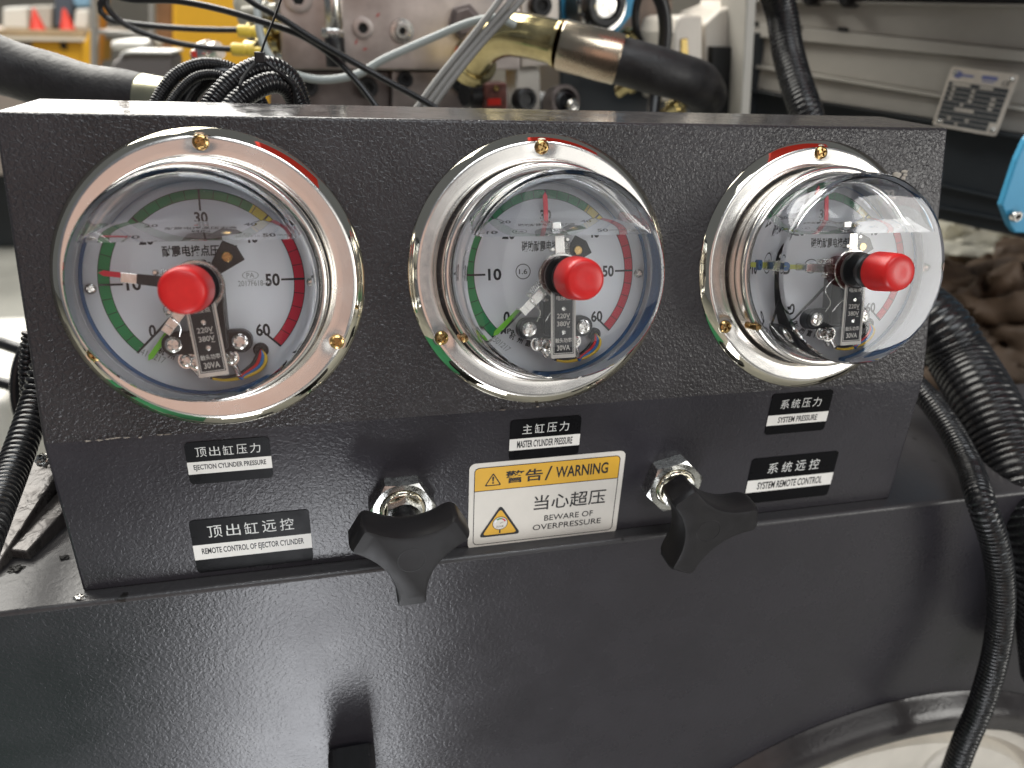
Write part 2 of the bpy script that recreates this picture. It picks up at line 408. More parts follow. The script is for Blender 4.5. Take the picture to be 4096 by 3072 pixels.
def pol(r, a): return (r*math.cos(R(a)), r*math.sin(R(a)))
def bar(r0, r1, a, w0, w1, z0, z1, off=0):
    """radial bar from r0 to r1 at angle a"""
    p = [(r0, -w0/2+off), (r1, -w1/2+off), (r1, w1/2+off), (r0, w0/2+off)]
    c, s = math.cos(R(a)), math.sin(R(a))
    return M().prism([(x*c-y*s, x*s+y*c) for x, y in p], z0, z1)
DZ = .0058
def gauge(x, zoff, label, title, red_a, green_a, kind):
    fx = (.0020, 0, 0)[kind]; o = pan(x-fx, 0, zoff)
    g = thing('pressure_gauge', label, 'gauge', o, (math.pi/2-TH, 0, 0), 'electric contact pressure gauges on the console', local=True)
    # flange: mirror bevel and satin face with dimples round the screws
    scr = [(90, .0593), (210, .0593), (330, .0593)]
    def wob(r, t):
        d = 0
        for a, rr in scr:
            px, py = rr*math.cos(R(a)), rr*math.sin(R(a)); q = math.hypot(r*math.cos(t)-px, r*math.sin(t)-py)
            if q < .008: d -= .0011*(.5+.5*math.cos(math.pi*q/.008))
        return d + .00006*math.sin(3*t+x*40)+.00005*math.sin(7*t+1)
    mk('flange_edge', M().lathe([(.0655, -.0002), (.0660, .0006), (.0656, .0012), (.0627, .0032), (.0621, .0036)], 144, (fx, 0, 0)), mirror, g, smooth=40)
    fm = M().lathe([(.0621, .0036), (.0616, .0039), (.0605, .0039), (.0595, .0039), (.0585, .0039), (.0570, .0039), (.0550, .0039), (.0536, .0037), (.0528, .0032), (.0524, .0022), (.0523, -.001)], 144, wob=wob)
    for v in fm.v: v.x += fx*min(1, max(0, (math.hypot(v.x, v.y)-.0523)/.0075))
    mk('flange', fm, chrome, g, smooth=50)
    for i, (a, rr) in enumerate(scr):
        px, py = pol(rr, a); px += fx; phillips('flange_screw', g, px, py, .0030, .0034, brass, rot=[20, 65, 40][i]+x*300, h=.0017)
        mk('screw_washer', M().lathe([(.0030, .0031), (.0041, .0031), (.0043, .0027)], 32, (px, py, 0)), mirror, g)
    # case
    mk('case', M().lathe([(.0510, -.001), (.0508, .0060), (.0504, .0075), (.0504, .0085), (.0511, .0098), (.0516, .0115), (.0517, .0160), (.0515, .0178), (.0509, .0190), (.0498, .0195), (.0484, .0193), (.0475, .0186), (.0470, .0175), (.0466, .0150)], 144), chrome, g, smooth=40)
    mk('case_wall', M().lathe([(.0468, .0160), (.0461, .0155), (.0461, DZ)], 144), inner, g, smooth=50)
    mk('blue_edge_ring', M().lathe([(.0461, .0080), (.0452, .0080), (.0448, .0086), (.0452, .0092), (.0461, .0092)], 120), blue_g, g)  # ring added to colour in the bluish refracted edge of the cover
    if kind != 0:
        px, py = pol(.0515, 213); mk('vent_plug', M().lathe([(0, .011), (.0016, .0105), (.0020, .009), (.0020, 0)], 24, (px, py, .0115)), brass, g)
    # dial and its print
    mk('dial', M().lathe([(0, DZ), (.0463, DZ), (.0463, DZ-.0012), (0, DZ-.0012)], 96), dialw, g, smooth=30)
    z = DZ+.0001
    mk('green_band', arcband(.0362, .0400, 225, 56, z), green, g, smooth=0)
    mk('yellow_band', arcband(.0362, .0400, 56, 40, z), yellow, g, smooth=0)
    mk('red_band', arcband(.0362, .0400, 40, -45, z), redink, g, smooth=0)
    tm = M()
    for k in range(0, 31):
        a = 225-9*k; mj = k % 5 == 0
        tm.add(bar(.0312 if mj else .0360, .0402, a, .00085 if mj else .0003, .00085 if mj else .0003, z, z+.0001).v, [(4, 5, 6, 7)])
    for r_ in (.0361, .0401): q = arcband(r_-.00012, r_+.00012, 225, -45, z+.00012); tm.add(q.v, q.f)
    mk('scale_marks', tm, ink, g, smooth=0)
    for val, a, rr in ((0, 222, .0297), (10, 180, .0272), (20, 138, .0276), (30, 90, .0280), (40, 42, .0276), (50, 0, .0278), (60, -44, .0308)):
        px, py = pol(rr, a); text('numeral', str(val), ink, g, px, py, z, .0054, .0057 if val else .0028, bold=.03)
    if kind == 0:
        text('dial_title', title, ink, g, 0, .0130, z, .0047, .0300, bold=.02)
        text('unit_mark', 'MPa', ink, g, 0, .0078, z, .0030, .0078, bold=.01)
        text('licence_number', '2017F618-33', inkgrey, g, .0205, -.0012, z, .0024, .0135, bold=.01)
        text('licence_mark', 'PA', inkgrey, g, .0190, .0022, z, .0021, .0032, bold=.01)
        q = M(); pts = [(.019+.0034*math.cos(R(a)), .0022+.0018*math.sin(R(a)), z) for a in range(0, 360, 12)]
        for i in range(30):
            a_, b_ = Vector(pts[i]), Vector(pts[(i+1) % 30]); cc = Vector((.019, .0022, z)); q.add([a_, b_, cc+(b_-cc)*.9, cc+(a_-cc)*.9], [(0, 1, 2, 3)])
        mk('licence_mark_outline', q, inkgrey, g, smooth=0)
        text('date_stamp', '241·1217', inkgrey, g, -.0235, -.0300, z, .0026, .0115, rot=-28)
    else:
        text('dial_title', title, ink, g, 0, .0125, z, .0050, .0290, bold=.02)
        text('class_mark', '1.6', ink, g, -.0140, .0010, z, .0024, .0040, bold=.02)
        q = arcband(.0032, .0036, 0, 360, 0, 48); q.v = [Vector((v.x-.014, v.y+.001, z)) for v in q.v]; q.f = [f for f in q.f]; mk('class_mark_ring', q, ink, g, smooth=0)
        text('unit_mark', 'MPa', ink, g, -.0215, -.0262, z, .0023, .0062, bold=.02)
        text('date_stamp', '2501217' if kind == 1 else '2501203', inkgrey, g, -.0245, -.0315, z, .0026, .0100, rot=-40, shear=.2)
    text('maker_mark', '富', inkred, g, -.0022, .0180, z, .0020, bold=.02); text('maker_mark', '仪', inkred, g, .0022, .0180, z, .0020, bold=.02)
    for i, ch in enumerate('杭州富阳华仪'):
        a = 236+i*7; px, py = pol(.0345, a); text('maker_print', ch, ink, g, px, py, z, .0030, .0026, rot=a-270, bold=.02)
    for s in (-1, 1): phillips('dial_screw', g, s*.0428, -.0008, DZ, .0021, silver, rot=30, h=.0012)
    for c in g.children:
        if c.name.split('.')[0] in ('dial', 'green_band', 'yellow_band', 'red_band', 'scale_marks', 'numeral', 'dial_title', 'unit_mark', 'licence_number', 'licence_mark', 'licence_mark_outline', 'date_stamp', 'class_mark', 'class_mark_ring', 'maker_mark', 'maker_print'): c.location.y = .0007
    # needle with triangular tail and brass rivet
    a = 225; nd = M(); nd.add(bar(.004, .0365, a, .0020, .0006, .0125, .0130).v, bar(.004, .0365, a, .0020, .0006, .0125, .0130).f); mk('needle', nd, blackp, g, smooth=0)
    c_, s_ = math.cos(R(45)), math.sin(R(45))
    tp = [(x_*c_-y_*s_, x_*s_+y_*c_) for x_, y_ in ((.006, -.002), (.0195, -.0058), (.0215, 0), (.0195, .0058), (.006, .002))]
    mk('needle_tail', M().prism(tp, .0125, .0135), blackp, g, bevel=.0004)
    px, py = pol(.0155, 45); mk('tail_rivet', M().lathe([(0, .0148), (.0018, .0148), (.0022, .0144), (.0022, .0135)], 32, (px, py, 0)), brass, g)
    # hub stack
    mk('hub', M().lathe([(.0066, DZ), (.0066, .022), (.0052, .0225), (.0052, .031), (.0088, .0312), (.0090, .0318), (.0090, .0350), (.0084, .0356), (.0040, .0358), (.0040, .0405)], 64), blackp, g)
    mk('hub_washer', M().lathe([(.0054, .0268), (.0102, .0268), (.0104, .0274), (.0100, .0280), (.0054, .0280)], 64), silver, g)
    # contact arms
    def arm(ang, plate_m, tip_m, nm, zt, black):
        rp = .0285 if black else .024
        mk(nm, bar(.005, rp-(.006 if black else 0), ang, .0048, .0042, zt, zt+.0010), blackp if black else plate_m, g, smooth=0, bevel=.0002)
        br = bar(rp-.006, rp, ang, .0040, .0040, zt+.0002, zt+.0014) if black else bar(rp-.003, rp, ang, .0040, .0040, zt+.001, zt+.0018)
        q = bar(rp-.0008, rp, ang, .0038, .0030, .0105, zt); br.add(q.v, q.f)
        mk('arm_bracket', br, silver, g, smooth=0, bevel=.0002)
        q = M().prism([(u*math.cos(R(ang))-v*math.sin(R(ang)), u*math.sin(R(ang))+v*math.cos(R(ang))) for u, v in ((rp-.001, -.0011), (.0375, -.0011), (.0392, 0), (.0375, .0011), (rp-.001, .0011))], .0098, .0106)
        mk('pointer_tip', q, tip_m, g, smooth=0, bevel=.0001)
        # little contact spring, post and screw on the arm
        for rr, of in ((.012, .0036), (.016, -.0034)):
            X, Y = rr*math.cos(R(ang))-of*math.sin(R(ang)), rr*math.sin(R(ang))+of*math.cos(R(ang))
            mk('contact_post', M().lathe([(0, zt+.0022), (.0007, zt+.0022), (.0011, zt+.0014), (.0011, zt-.003), (.0007, zt-.005)], 20, (X, Y, 0)), silver, g)
        pts = []
        for k in range(90):
            t_ = k/89; an = t_*2*math.pi*6; u = .0085+t_*.006; v = -.0038+.0011*math.cos(an)
            pts.append((u*math.cos(R(ang))-v*math.sin(R(ang)), u*math.sin(R(ang))+v*math.cos(R(ang)), zt-.0022+.0011*math.sin(an)))
        mk('contact_spring', M().tube(pts, .00022, 6), silver, g, smooth=60)
    arm(red_a, silver, ptr_red, 'high_contact_arm', .0265, kind == 0)
    arm(green_a, silver, ptr_green if kind < 2 else ptr_yel, 'low_contact_arm', .0215, False)
    if kind == 2:
        px, py = pol(.030, green_a); mk('pointer_collar', M().lathe([(.0006, 0), (.0022, 0), (.0022, .004), (.0006, .004)], 16, (px, py, .009)), blue_g, g)
    # contact wires from the arms to the block
    for s in (-1, 1):
        mk('hair_wire', M().tube(spline([(s*.006, -.002, .024), (s*.010-.004, -.009, .026), (-.006+s*.003, -.016, .022), (-.008+s*.002, -.021, .0185)], .001), .00028, 6), silver, g, smooth=60)
    # black terminal block
    def blk(pts, z0, z1): return M().prism(pts, z0, z1)
    horn = rrect(.0360, .0098, .0048, 8, 0, -.0245)
    mk('terminal_block', M().prism(rrect(.0150, .030, .002, 4, .0010, -.013), DZ, .0175), blackp, g, bevel=.0006)
    mk('terminal_bar', M().prism(horn, DZ, .0150), blackp, g, bevel=.0008)
    for s in (-1, 1): phillips('terminal_screw', g, s*.0131, -.0245, .0150, .0036, silver, rot=15+s*20, h=.0020)
    for (X, Y, a_) in ((-.0088, -.0315, 200), (-.0050, -.0325, 250), (.0088, -.0312, 300)):
        phillips('lug_screw', g, X, Y, .0150, .0027, silver, rot=a_, h=.0018)
        q = M().lathe([(.0012, .0132), (.0034, .0132), (.0034, .0149), (.0012, .0149)], 32, (X, Y, 0))
        mk('wire_lug', q, silver, g)
        dx, dy = (.0022, -.0075) if X > 0 else (.0045, -.0062)
        mk('lug_barrel', M().tube([(X+dx*.35, Y+dy*.35, .0138), (X+dx, Y+dy, .0130)], .0012, 12), silver, g)
    mk('wire_grommet', M().lathe([(.0012, DZ+.004), (.0022, DZ+.0042), (.0030, DZ+.003), (.0030, DZ)], 32, (.0205, -.0290, 0)), rubber, g)
    for i, (mt_, dd_) in enumerate(((wr, 0), (wb, 1), (wy, 2), (rubber, -1))):
        e = [(.0112, -.0385), (.0112, -.0392), (.0005, -.0395), (-.0005, -.0390)][i]
        p = [(.0205, -.029, DZ+.002), (.0200+dd_*.0012, -.0315-dd_*.0002, DZ+.006), (.0180+dd_*.0012, -.0350-dd_*.0006, .0115), (.0125+dd_*.0008, -.0385-dd_*.0004, .0120), ((e[0]+.0125)/2, -.0398-dd_*.0003, .0125), (e[0], e[1], .0130)]
        mk('lead_wire', M().tube(spline(p, .0012), .00075, 10), mt_, g, smooth=60)
    # rating plate
    rz = {0: 5, 1: 0, 2: 0}[kind]; zp = .0312
    pr = thing_part = M().prism(rrect(.0116, .0350, .0003, 2), 0, .0008)
    T = Matrix.Rotation(R(rz), 4, 'Z') @ Matrix.Translation((0, -.0195, zp)) @ Matrix.Rotation(R(2), 4, 'X')
    pr.xf(T); plate = mk('rating_plate', pr, platem if kind == 0 else warnw, g, smooth=0)
    def lay(name, mm, mt_): mm.xf(T); return mk(name, mm, mt_, plate, smooth=0)
    lay('plate_field', M().flat(rrect(.0100, .0316, .0002, 2), .00085), ink)
    q = M()
    for (X0, Y0, X1, Y1) in ((-.0047, -.0155, -.0044, .0155), (.0044, -.0155, .0047, .0155), (-.0047, -.0155, .0047, -.0152), (-.0047, .0152, .0047, .0155)): q.add([(X0, Y0, .00092), (X1, Y0, .00092), (X1, Y1, .00092), (X0, Y1, .00092)], [(0, 1, 2, 3)])
    lay('plate_border', q, warnw)
    for s_, yy, hh, ww in (('无触头', .0135, .0020, .0062), ('电接点', .0098, .0022, .0070), ('220V', .0017, .0022, .0062), ('380V', -.0019, .0022, .0062), ('触头功率', -.0095, .0022, .0078), ('30VA', -.0129, .0024, .0062)):
        c = T @ Vector((0, yy, .00095))
        text('plate_print', s_, warnw, plate, c.x, c.y, c.z, hh, ww, bold=.012, rot=rz)
    for yy in (.0003, -.0033):
        c = T @ Vector((.0023, yy-.0001, .00095)); text('plate_print', '~', warnw, plate, c.x, c.y-.00005, c.z+.0001, .0005, .0014, bold=.012, rot=rz)
    for yy in (.0050, -.0056):
        c = T @ Vector((0, yy, .0008)); phillips('plate_screw', g, c.x, c.y, c.z, .0012, silver, rot=yy*9000, h=.0007)
    # clear cover with glycerine: one solid with an air pocket whose floor is level
    RO, RI, ZT, ZI = .0464, .0440, .0440, .0412
    outer = M().lathe([(0, DZ-.0010), (RO, DZ-.0010), (RO, .0415), (RO-.0004, .0428), (RO-.0013, .0437), (RO-.0026, ZT), (.0300, ZT+.0001), (0, ZT+.0002)], 144)
    bm = bmesh.new(); cav = M().lathe([(0, DZ+.0006), (RI-.0006, DZ+.0006), (RI, DZ+.0012), (RI, ZI-.0022), (RI-.0008, ZI-.0006), (RI-.0024, ZI), (0, ZI)], 144)
    vs_ = [bm.verts.new(v) for v in cav.v]
    for f in cav.f:
        try: bm.faces.new([vs_[i] for i in f])
        except ValueError: pass
    bmesh.ops.remove_doubles(bm, verts=bm.verts, dist=1e-6)
    up = Vector((0, ct, st)); P0 = Vector((0, .0178, ZI))
    rr = bmesh.ops.bisect_plane(bm, geom=bm.verts[:]+bm.edges[:]+bm.faces[:], plane_co=P0, plane_no=up, clear_inner=True)
    ed = [e for e in rr['geom_cut'] if isinstance(e, bmesh.types.BMEdge)]
    bmesh.ops.contextual_create(bm, geom=ed)
    bmesh.ops.recalc_face_normals(bm, faces=bm.faces)
    bmesh.ops.reverse_faces(bm, faces=bm.faces)
    bm.verts.ensure_lookup_table(); bm.verts.index_update()
    outer.add([v.co.copy() for v in bm.verts], [tuple(v.index for v in f.verts) for f in bm.faces]); bm.free()
    cover = mk('clear_cover', outer, glass, g, smooth=40)
    bmx = bmesh.new(); bmx.from_mesh(cover.data); bmesh.ops.remove_doubles(bmx, verts=bmx.verts, dist=1e-7); bmx.to_mesh(cover.data); bmx.free()
    cover.data.polygons.foreach_set('use_smooth', [True]*len(cover.data.polygons)); cover.data.set_sharp_from_angle(angle=R(28))
    # adjusting knob on the cover
    mk('knob_collar', M().lathe([(.0062, .0440), (.0078, .0442), (.0080, .0455), (.0070, .0462), (.0070, .0525), (.0, .0525)], 48), blackp, g)
    n = 72; prf = [(.0084, .0512), (.0092, .0514), (.0093, .0524), (.0090, .0595), (.0086, .0642), (.0081, .0658), (.0070, .0666), (.0030, .0664), (0, .0663)]
    cap = M(); v = []
    for j in range(2*n):
        t_ = math.pi*j/n
        for i, (r_, z_) in enumerate(prf):
            k_ = .00022 if (j % 2 and 1 < i < 4) else 0
            v.append(((r_-k_)*math.cos(t_), (r_-k_)*math.sin(t_), z_))
    L_ = len(prf); f = []
    for j in range(2*n):
        k = (j+1) % (2*n)
        for i in range(L_-1): f.append((j*L_+i, k*L_+i, k*L_+i+1, j*L_+i+1))
    mk('red_cap', cap.add(v, f), capred, g, smooth=50)
    return g
gauge(0, 0, 'pressure gauge over the ejection cylinder plate, seen nearly face on, red pointer near 10', '耐震电接点压力表', 171.5, 232, 0)
gauge(.15194, -.0007, 'middle pressure gauge over the master cylinder plate, bright green pointer at 0', '磁助耐震电接点压力表', 92, 223, 1)
gauge(.30325, -.0023, 'pressure gauge seen most from the side, olive pointer level with 10', '磁助耐震电接点压力表', 93, 176, 2)
# ------------------------------------------------------------------ stickers on the upright lower panel
SR = (math.pi/2, 0, 0)
def sticker(name, label, cx, cz, w_, h_, cn, en, b0, b1, hc, wc, he, we, tilt=0):
    g = thing(name, label, 'sticker', (cx, LY-.0001, cz), (math.pi/2, R(tilt), 0), 'black and white name stickers on the console', local=True)
    mk('backing', M().prism(rrect(w_, h_, .0022), 0, .0003), stk, g, smooth=0)
    mk('white_band', M().add([(-w_/2, b0, .00036), (w_/2, b0, .00036), (w_/2, b1, .00036), (-w_/2, b1, .00036)], [(0, 1, 2, 3)]), stw, g, smooth=0)
    n = len(cn); top = h_/2; cyy = (top+b1)/2-.0002
    for i, ch in enumerate(cn):
        text('lettering', ch, silverprint, g, (i-(n-1)/2)*wc/n*1.02, cyy, .00036, hc, hc*.92, bold=.0)
    text('english_lettering', en, ink, g, 0, (b0+b1)/2, .00042, he, we, bold=.022)
    return g
sticker('name_sticker', 'sticker reading 顶出缸压力 EJECTION CYLINDER PRESSURE, below the leftmost gauge', -.0018, -.0829, .0378, .0230, '顶出缸压力', 'EJECTION CYLINDER PRESSURE', -.0059, .0008, .0052, .0296, .0036, .0326)
sticker('name_sticker', 'sticker reading 顶出缸远控 REMOTE CONTROL OF EJECTOR CYLINDER, left of the first star knob', .0037, -.1312, .0568, .0322, '顶出缸远控', 'REMOTE CONTROL OF EJECTOR CYLINDER', -.0079, .0012, .0072, .0420, .0047, .0492)
sticker('name_sticker', 'sticker reading 主缸压力 MASTER CYLINDER PRESSURE, above the yellow warning sticker', .1542, -.0848, .0384, .0238, '主缸压力', 'MASTER CYLINDER PRESSURE', -.0061, .0008, .0056, .0262, .0043, .0302)
sticker('name_sticker', 'sticker reading 系统压力 SYSTEM PRESSURE, below the rightmost gauge', .3040, -.0820, .0388, .0262, '系统压力', 'SYSTEM PRESSURE', -.0072, -.0006, .0058, .0268, .0038, .0252)
sticker('name_sticker', 'sticker reading 系统远控 SYSTEM REMOTE CONTROL, right of the second star knob', .3093, -.1265, .0576, .0316, '系统远控', 'SYSTEM REMOTE CONTROL', -.0078, .0008, .0072, .0360, .0051, .0436)
wg = thing('warning_sticker', 'yellow and white warning sticker reading BEWARE OF OVERPRESSURE with a gauge triangle', 'warning sign', (.1575, LY-.0001, -.1247), SR, local=True)
mk('backing', M().prism(rrect(.0868, .0524+.0030, .0034), 0, .0003), warnw, wg, smooth=0)
def ringpoly(w_, h_, r, t_, z, cx=0, cy=0):
    a = rrect(w_, h_, r, 6, cx, cy); b = rrect(w_-2*t_, h_-2*t_, r-t_, 6, cx, cy); n = len(a); return M().add([(x, y, z) for x, y in a]+[(x, y, z) for x, y in b], [(i, (i+1) % n, n+(i+1) % n, n+i) for i in range(n)])
ix, iy = .0814, .0500
hd = [q for q in rrect(ix-.0002, iy-.0002, .0026) if q[1] > 0]; hd = hd+[(-ix/2+.0001, .0104), (ix/2-.0001, .0104)]
mk('yellow_header', M().flat(hd, .00036), warny, wg, smooth=0)
mk('border_line', ringpoly(ix, iy, .0028, .0004, .00044), ink, wg, smooth=0)
mk('header_line', M().flat([(-ix/2, .0101), (ix/2, .0101), (ix/2, .0105), (-ix/2, .0105)], .00042), ink, wg, smooth=0)
def tri(cx, cy, w_, h_, r, n=5):
    P = [(cx, cy+h_/2), (cx-w_/2, cy-h_/2), (cx+w_/2, cy-h_/2)]; out = []
    for i in range(3):
        p = Vector(P[i]); a = (Vector(P[i-1])-p).normalized(); b = (Vector(P[(i+1) % 3])-p).normalized()
        for k in range(n+1):
            t_ = k/n; q = p+a*r*(1-t_)**2+b*r*t_**2; out.append((q.x, q.y))
    return out
def triring(cx, cy, w_, h_, r, f_, z):
    a = tri(cx, cy, w_, h_, r); g0 = (cx, cy-h_/6); b = [(g0[0]+(x-g0[0])*f_, g0[1]+(y-g0[1])*f_) for x, y in a]; n = len(a)
    q = M().add([(x, y, z) for x, y in a]+[(x, y, z) for x, y in b], [(i, (i+1) % n, n+(i+1) % n, n+i) for i in range(n)]); return q
mk('small_triangle', triring(-.0305, .0172, .0094, .0082, .0012, .78, .00044), ink, wg, smooth=0)
text('exclamation_mark', '!', ink, wg, -.0305, .0167, .00044, .0046, .0011, bold=.03)
text('heading_lettering', '警告', ink, wg, -.0135, .0176, .00044, .0078, .0205, bold=.016)
text('heading_lettering', '/', ink, wg, -.0000, .0178, .00044, .0088, .0040)
text('heading_lettering', 'WARNING', ink, wg, .0190, .0178, .00044, .0072, .0300, bold=.02)
mk('yellow_triangle', M().flat(tri(-.0257, -.0100, .0215, .0182, .003), .00040), warny, wg, smooth=0)
mk('triangle_border', triring(-.0257, -.0100, .0240, .0205, .0030, .82, .00046), ink, wg, smooth=0)
mk('dial_symbol', M().flat([(-.0257+.0042*math.cos(R(a)), -.0118+.0042*math.sin(R(a))) for a in range(0, 360, 10)], .00050), warnw, wg, smooth=0)
q = arcband(.0040, .0043, 0, 360, 0, 40); q.v = [Vector((v.x-.0257, v.y-.0118, .00056)) for v in q.v]; mk('dial_symbol_ring', q, ink, wg, smooth=0)
for a0, a1, m_ in ((170, 130, dialw), (130, 70, green), (70, 20, redink)):
    q = arcband(.0026, .0034, a0, a1, 0); q.v = [Vector((v.x-.0257, v.y-.0118, .00056)) for v in q.v]; mk('dial_symbol_arc', q, m_, wg, smooth=0)
mk('dial_symbol_stem', M().flat([(-.0261, -.0185), (-.0253, -.0185), (-.0253, -.0160), (-.0261, -.0160)], .00052), ink, wg, smooth=0)
mk('dial_symbol_hand', M().flat([(-.0259, -.0121), (-.0255, -.0116), (-.0228, -.0105)], .00060), ink, wg, smooth=0)
text('dial_symbol_print', '压力表', ink, wg, -.0257, -.0139, .00058, .0011, .0040)
text('lettering', '当心超压', ink, wg, .0137, -.0010, .00044, .0098, .0415, bold=.006)
text('english_lettering', 'BEWARE OF', ink, wg, .0137, -.0117, .00044, .0037, .0285, bold=.004)
text('english_lettering', 'OVERPRESSURE', ink, wg, .0132, -.0175, .00044, .0037, .0400, bold=.004)

# ------------------------------------------------------------------ star-knob valves
def valve(x, z, rot, nrot, label):
    g = thing('star_knob_valve', label, 'valve', (x, LY, z), SR, 'remote control valves on the console', local=True)
    def hexnut(r, z0, z1, a0, rin):
        m = M(); n = 96; P = []
        def hexr(t):
            a = (t-R(a0)) % (math.pi/3); return r*math.cos(math.pi/6)/math.cos(a-math.pi/6)
        prf = [('h', z0, 0), ('h', z1-.0016, 0), ('c', z1, 0), ('i', z1, 0), ('i', z1-.004, 0)]
        v = []
        for j in range(n):
            t_ = 2*math.pi*j/n; hr = hexr(t_); cr = r*.885
            zc = z1-(hr-cr)*.55 if hr > cr else z1
            for rr, zz in ((hr, z0), (hr, zc), (min(hr, cr), z1), (rin, z1), (rin, z0)): v.append((rr*math.cos(t_), rr*math.sin(t_), zz))
        f = []
        for j in range(n):
            k = (j+1) % n
            for i in range(4): f.append((j*5+i, k*5+i, k*5+i+1, j*5+i+1))
        return m.add(v, f)
    mk('lock_nut', hexnut(.0170, 0, .0085, nrot, .0118), nutm, g, smooth=28)
    mk('sleeve', M().lathe([(.0112, 0), (.0112, .0095), (.0104, .0105), (.0096, .0105), (.0090, .0098), (.0088, .002), (0, .002)], 64), mirror, g, smooth=40)
    mk('gland_nut', hexnut(.0100, .004, .0165, nrot+22, .0060), nutm, g, smooth=28)
    mk('stem', M().lathe([(.0062, .010), (.0062, .020), (.0068, .0205), (.0085, .026), (.0095, .034)], 48), knobm, g)
    # knob: three flared lobes with concave sides
    Rt, hw = .0291, .0069; out = []
    for k in range(3):
        a = R(rot+120*k)
        for t_ in (-90, -60, -25, 25, 60, 90):   # squarish lobe tip
            rr = .0022; sg = 1 if t_ > 0 else -1
            u = Rt-rr+rr*math.cos(R(t_)); v = sg*(hw-rr)+rr*math.sin(R(t_)); out.append((u*math.cos(a)-v*math.sin(a), u*math.sin(a)+v*math.cos(a)))
        b = R(rot+120*(k+1)); mid = R(rot+120*k+60)
        p0 = Vector((Rt*math.cos(a)-hw*math.sin(a), Rt*math.sin(a)+hw*math.cos(a))); p1 = Vector((Rt*math.cos(b)+hw*math.sin(b), Rt*math.sin(b)-hw*math.cos(b)))
        p0 = p0-Vector((math.cos(a), math.sin(a)))*.003; p1 = p1-Vector((math.cos(b), math.sin(b)))*.003
        c = Vector((math.cos(mid), math.sin(mid)))*.0080
        for q in range(0, 13):
            t_ = q/12; P = p0*(1-t_)**2+c*2*t_*(1-t_)+p1*t_**2
            out.append((P.x, P.y))
    n = len(out); m = M(); lv = [(.0300, .86), (.0315, .94), (.0345, 1.0), (.0440, 1.0), (.0468, .975), (.0482, .93), (.0486, .80)]
    v = [(x_*s_, y_*s_, z_) for z_, s_ in lv for x_, y_ in out]
    f = [(i*n+j, i*n+(j+1) % n, (i+1)*n+(j+1) % n, (i+1)*n+j) for i in range(len(lv)-1) for j in range(n)]
    f += [tuple(range(n))[::-1], tuple((len(lv)-1)*n+j for j in range(n))]
    mk('star_knob', m.add(v, f), knobm, g, smooth=38)
    q = M().lathe([(.0060, .0484), (.0062, .0487), (.0066, .0487), (.0070, .0484)], 40); mk('insert_ring', q, knobm, g)
    return g
valve(.0785, -.1155, 30, 0, 'black star knob with hex nut left of the warning sticker, one lobe straight down')
valve(.2297, -.1190, 7, 14, 'black star knob right of the warning sticker, turned so one lobe hides its nut')
# ------------------------------------------------------------------ helpers for round things seen end on
def disc(px, py, Y, prof, ax=(0, -1, 0), n=40):
    """prof = [(r mm, out mm)] lathe facing ax, centred where the pixel meets the plane Y"""
    return M().lathe([(a/1000, b/1000) for a, b in prof], n, at(px, py, Y), ax)
def path(pts): return [at(*p) for p in pts]
def hose(name, label, pts, r, pitch, depth, cat='hose', mt=conduit, group=None, n=28):
    return tag(mk(name, rib(path(pts), r, pitch, depth, n), mt, smooth=75), label, cat, group)
def cord(name, label, pts, r, mt, cat='cable', group=None, n=12, step=.004):
    return tag(mk(name, M().tube(spline(path(pts), step), r, n), mt, smooth=60), label, cat, group)
GH = 'corrugated black conduits'
hose('corrugated_conduit', 'thickest black corrugated conduit curving down beside the right end of the console', [(3560, 1150, .16), (3740, 1290, .11), (3840, 1440, .085), (3935, 1600, .05), (4030, 1800, .015), (4120, 2020, -.02), (4200, 2350, -.05), (4230, 2700, -.06)], .0225, .0052, .0013, group=GH, n=40)
hose('corrugated_conduit', 'slimmer black corrugated conduit hanging in front of the tank face at right', [(3600, 1480, .09), (3700, 1580, .06), (3790, 1700, .030), (3870, 1850, -.005), (3925, 2010, -.045), (3985, 2200, -.055), (4005, 2400, -.058), (3985, 2600, -.060), (3930, 2800, -.064), (3855, 2980, -.068), (3800, 3130, -.072)], .0082, .0031, .0009, group=GH)
hose('corrugated_conduit', 'black corrugated conduit rising behind the console before the grey machine beam', [(3090, -60, .30), (3128, 60, .30), (3150, 200, .29), (3185, 330, .27), (3225, 450, .25), (3270, 600, .24)], .0134, .0036, .0006, group=GH)
hose('corrugated_conduit', 'black corrugated conduit running down at the left edge behind the console', [(190, 1440, .10), (145, 1600, .085), (100, 1740, .06), (45, 1890, .03), (-25, 2060, -.01), (-120, 2300, -.05)], .0080, .0042, .0016, group=GH)
hose('corrugated_conduit', 'thin black corrugated conduit behind the thicker one at the left edge', [(120, 1330, .13), (108, 1470, .125), (112, 1600, .12), (80, 1720, .11), (60, 1830, .10), (20, 1950, .08)], .0045, .0034, .0012, group=GH)
GC = 'coiled conduits tied behind the console'
hose('coiled_conduit', 'outer left loop of glossy corrugated conduit in the bundle behind the console', [(600, 470, .16), (640, 385, .165), (700, 305, .17), (790, 262, .175), (880, 262, .18), (950, 290, .18), (1010, 350, .175), (1060, 440, .17)], .0040, .0017, .0005, group=GC)
hose('coiled_conduit', 'inner left loop of thin corrugated conduit in the bundle behind the console', [(660, 460, .155), (705, 380, .16), (780, 310, .165), (870, 300, .17), (940, 340, .17)], .0028, .0014, .0004, group=GC)
tag(mk('smooth_hose_loop', M().tube(spline(path([(715, 460, .17), (760, 370, .175), (835, 305, .18), (920, 300, .18), (980, 360, .18), (1000, 460, .18)]), .003), .0060, 20), conduit, smooth=60), 'smooth black hose loop inside the tied conduit bundle behind the console', 'hose')
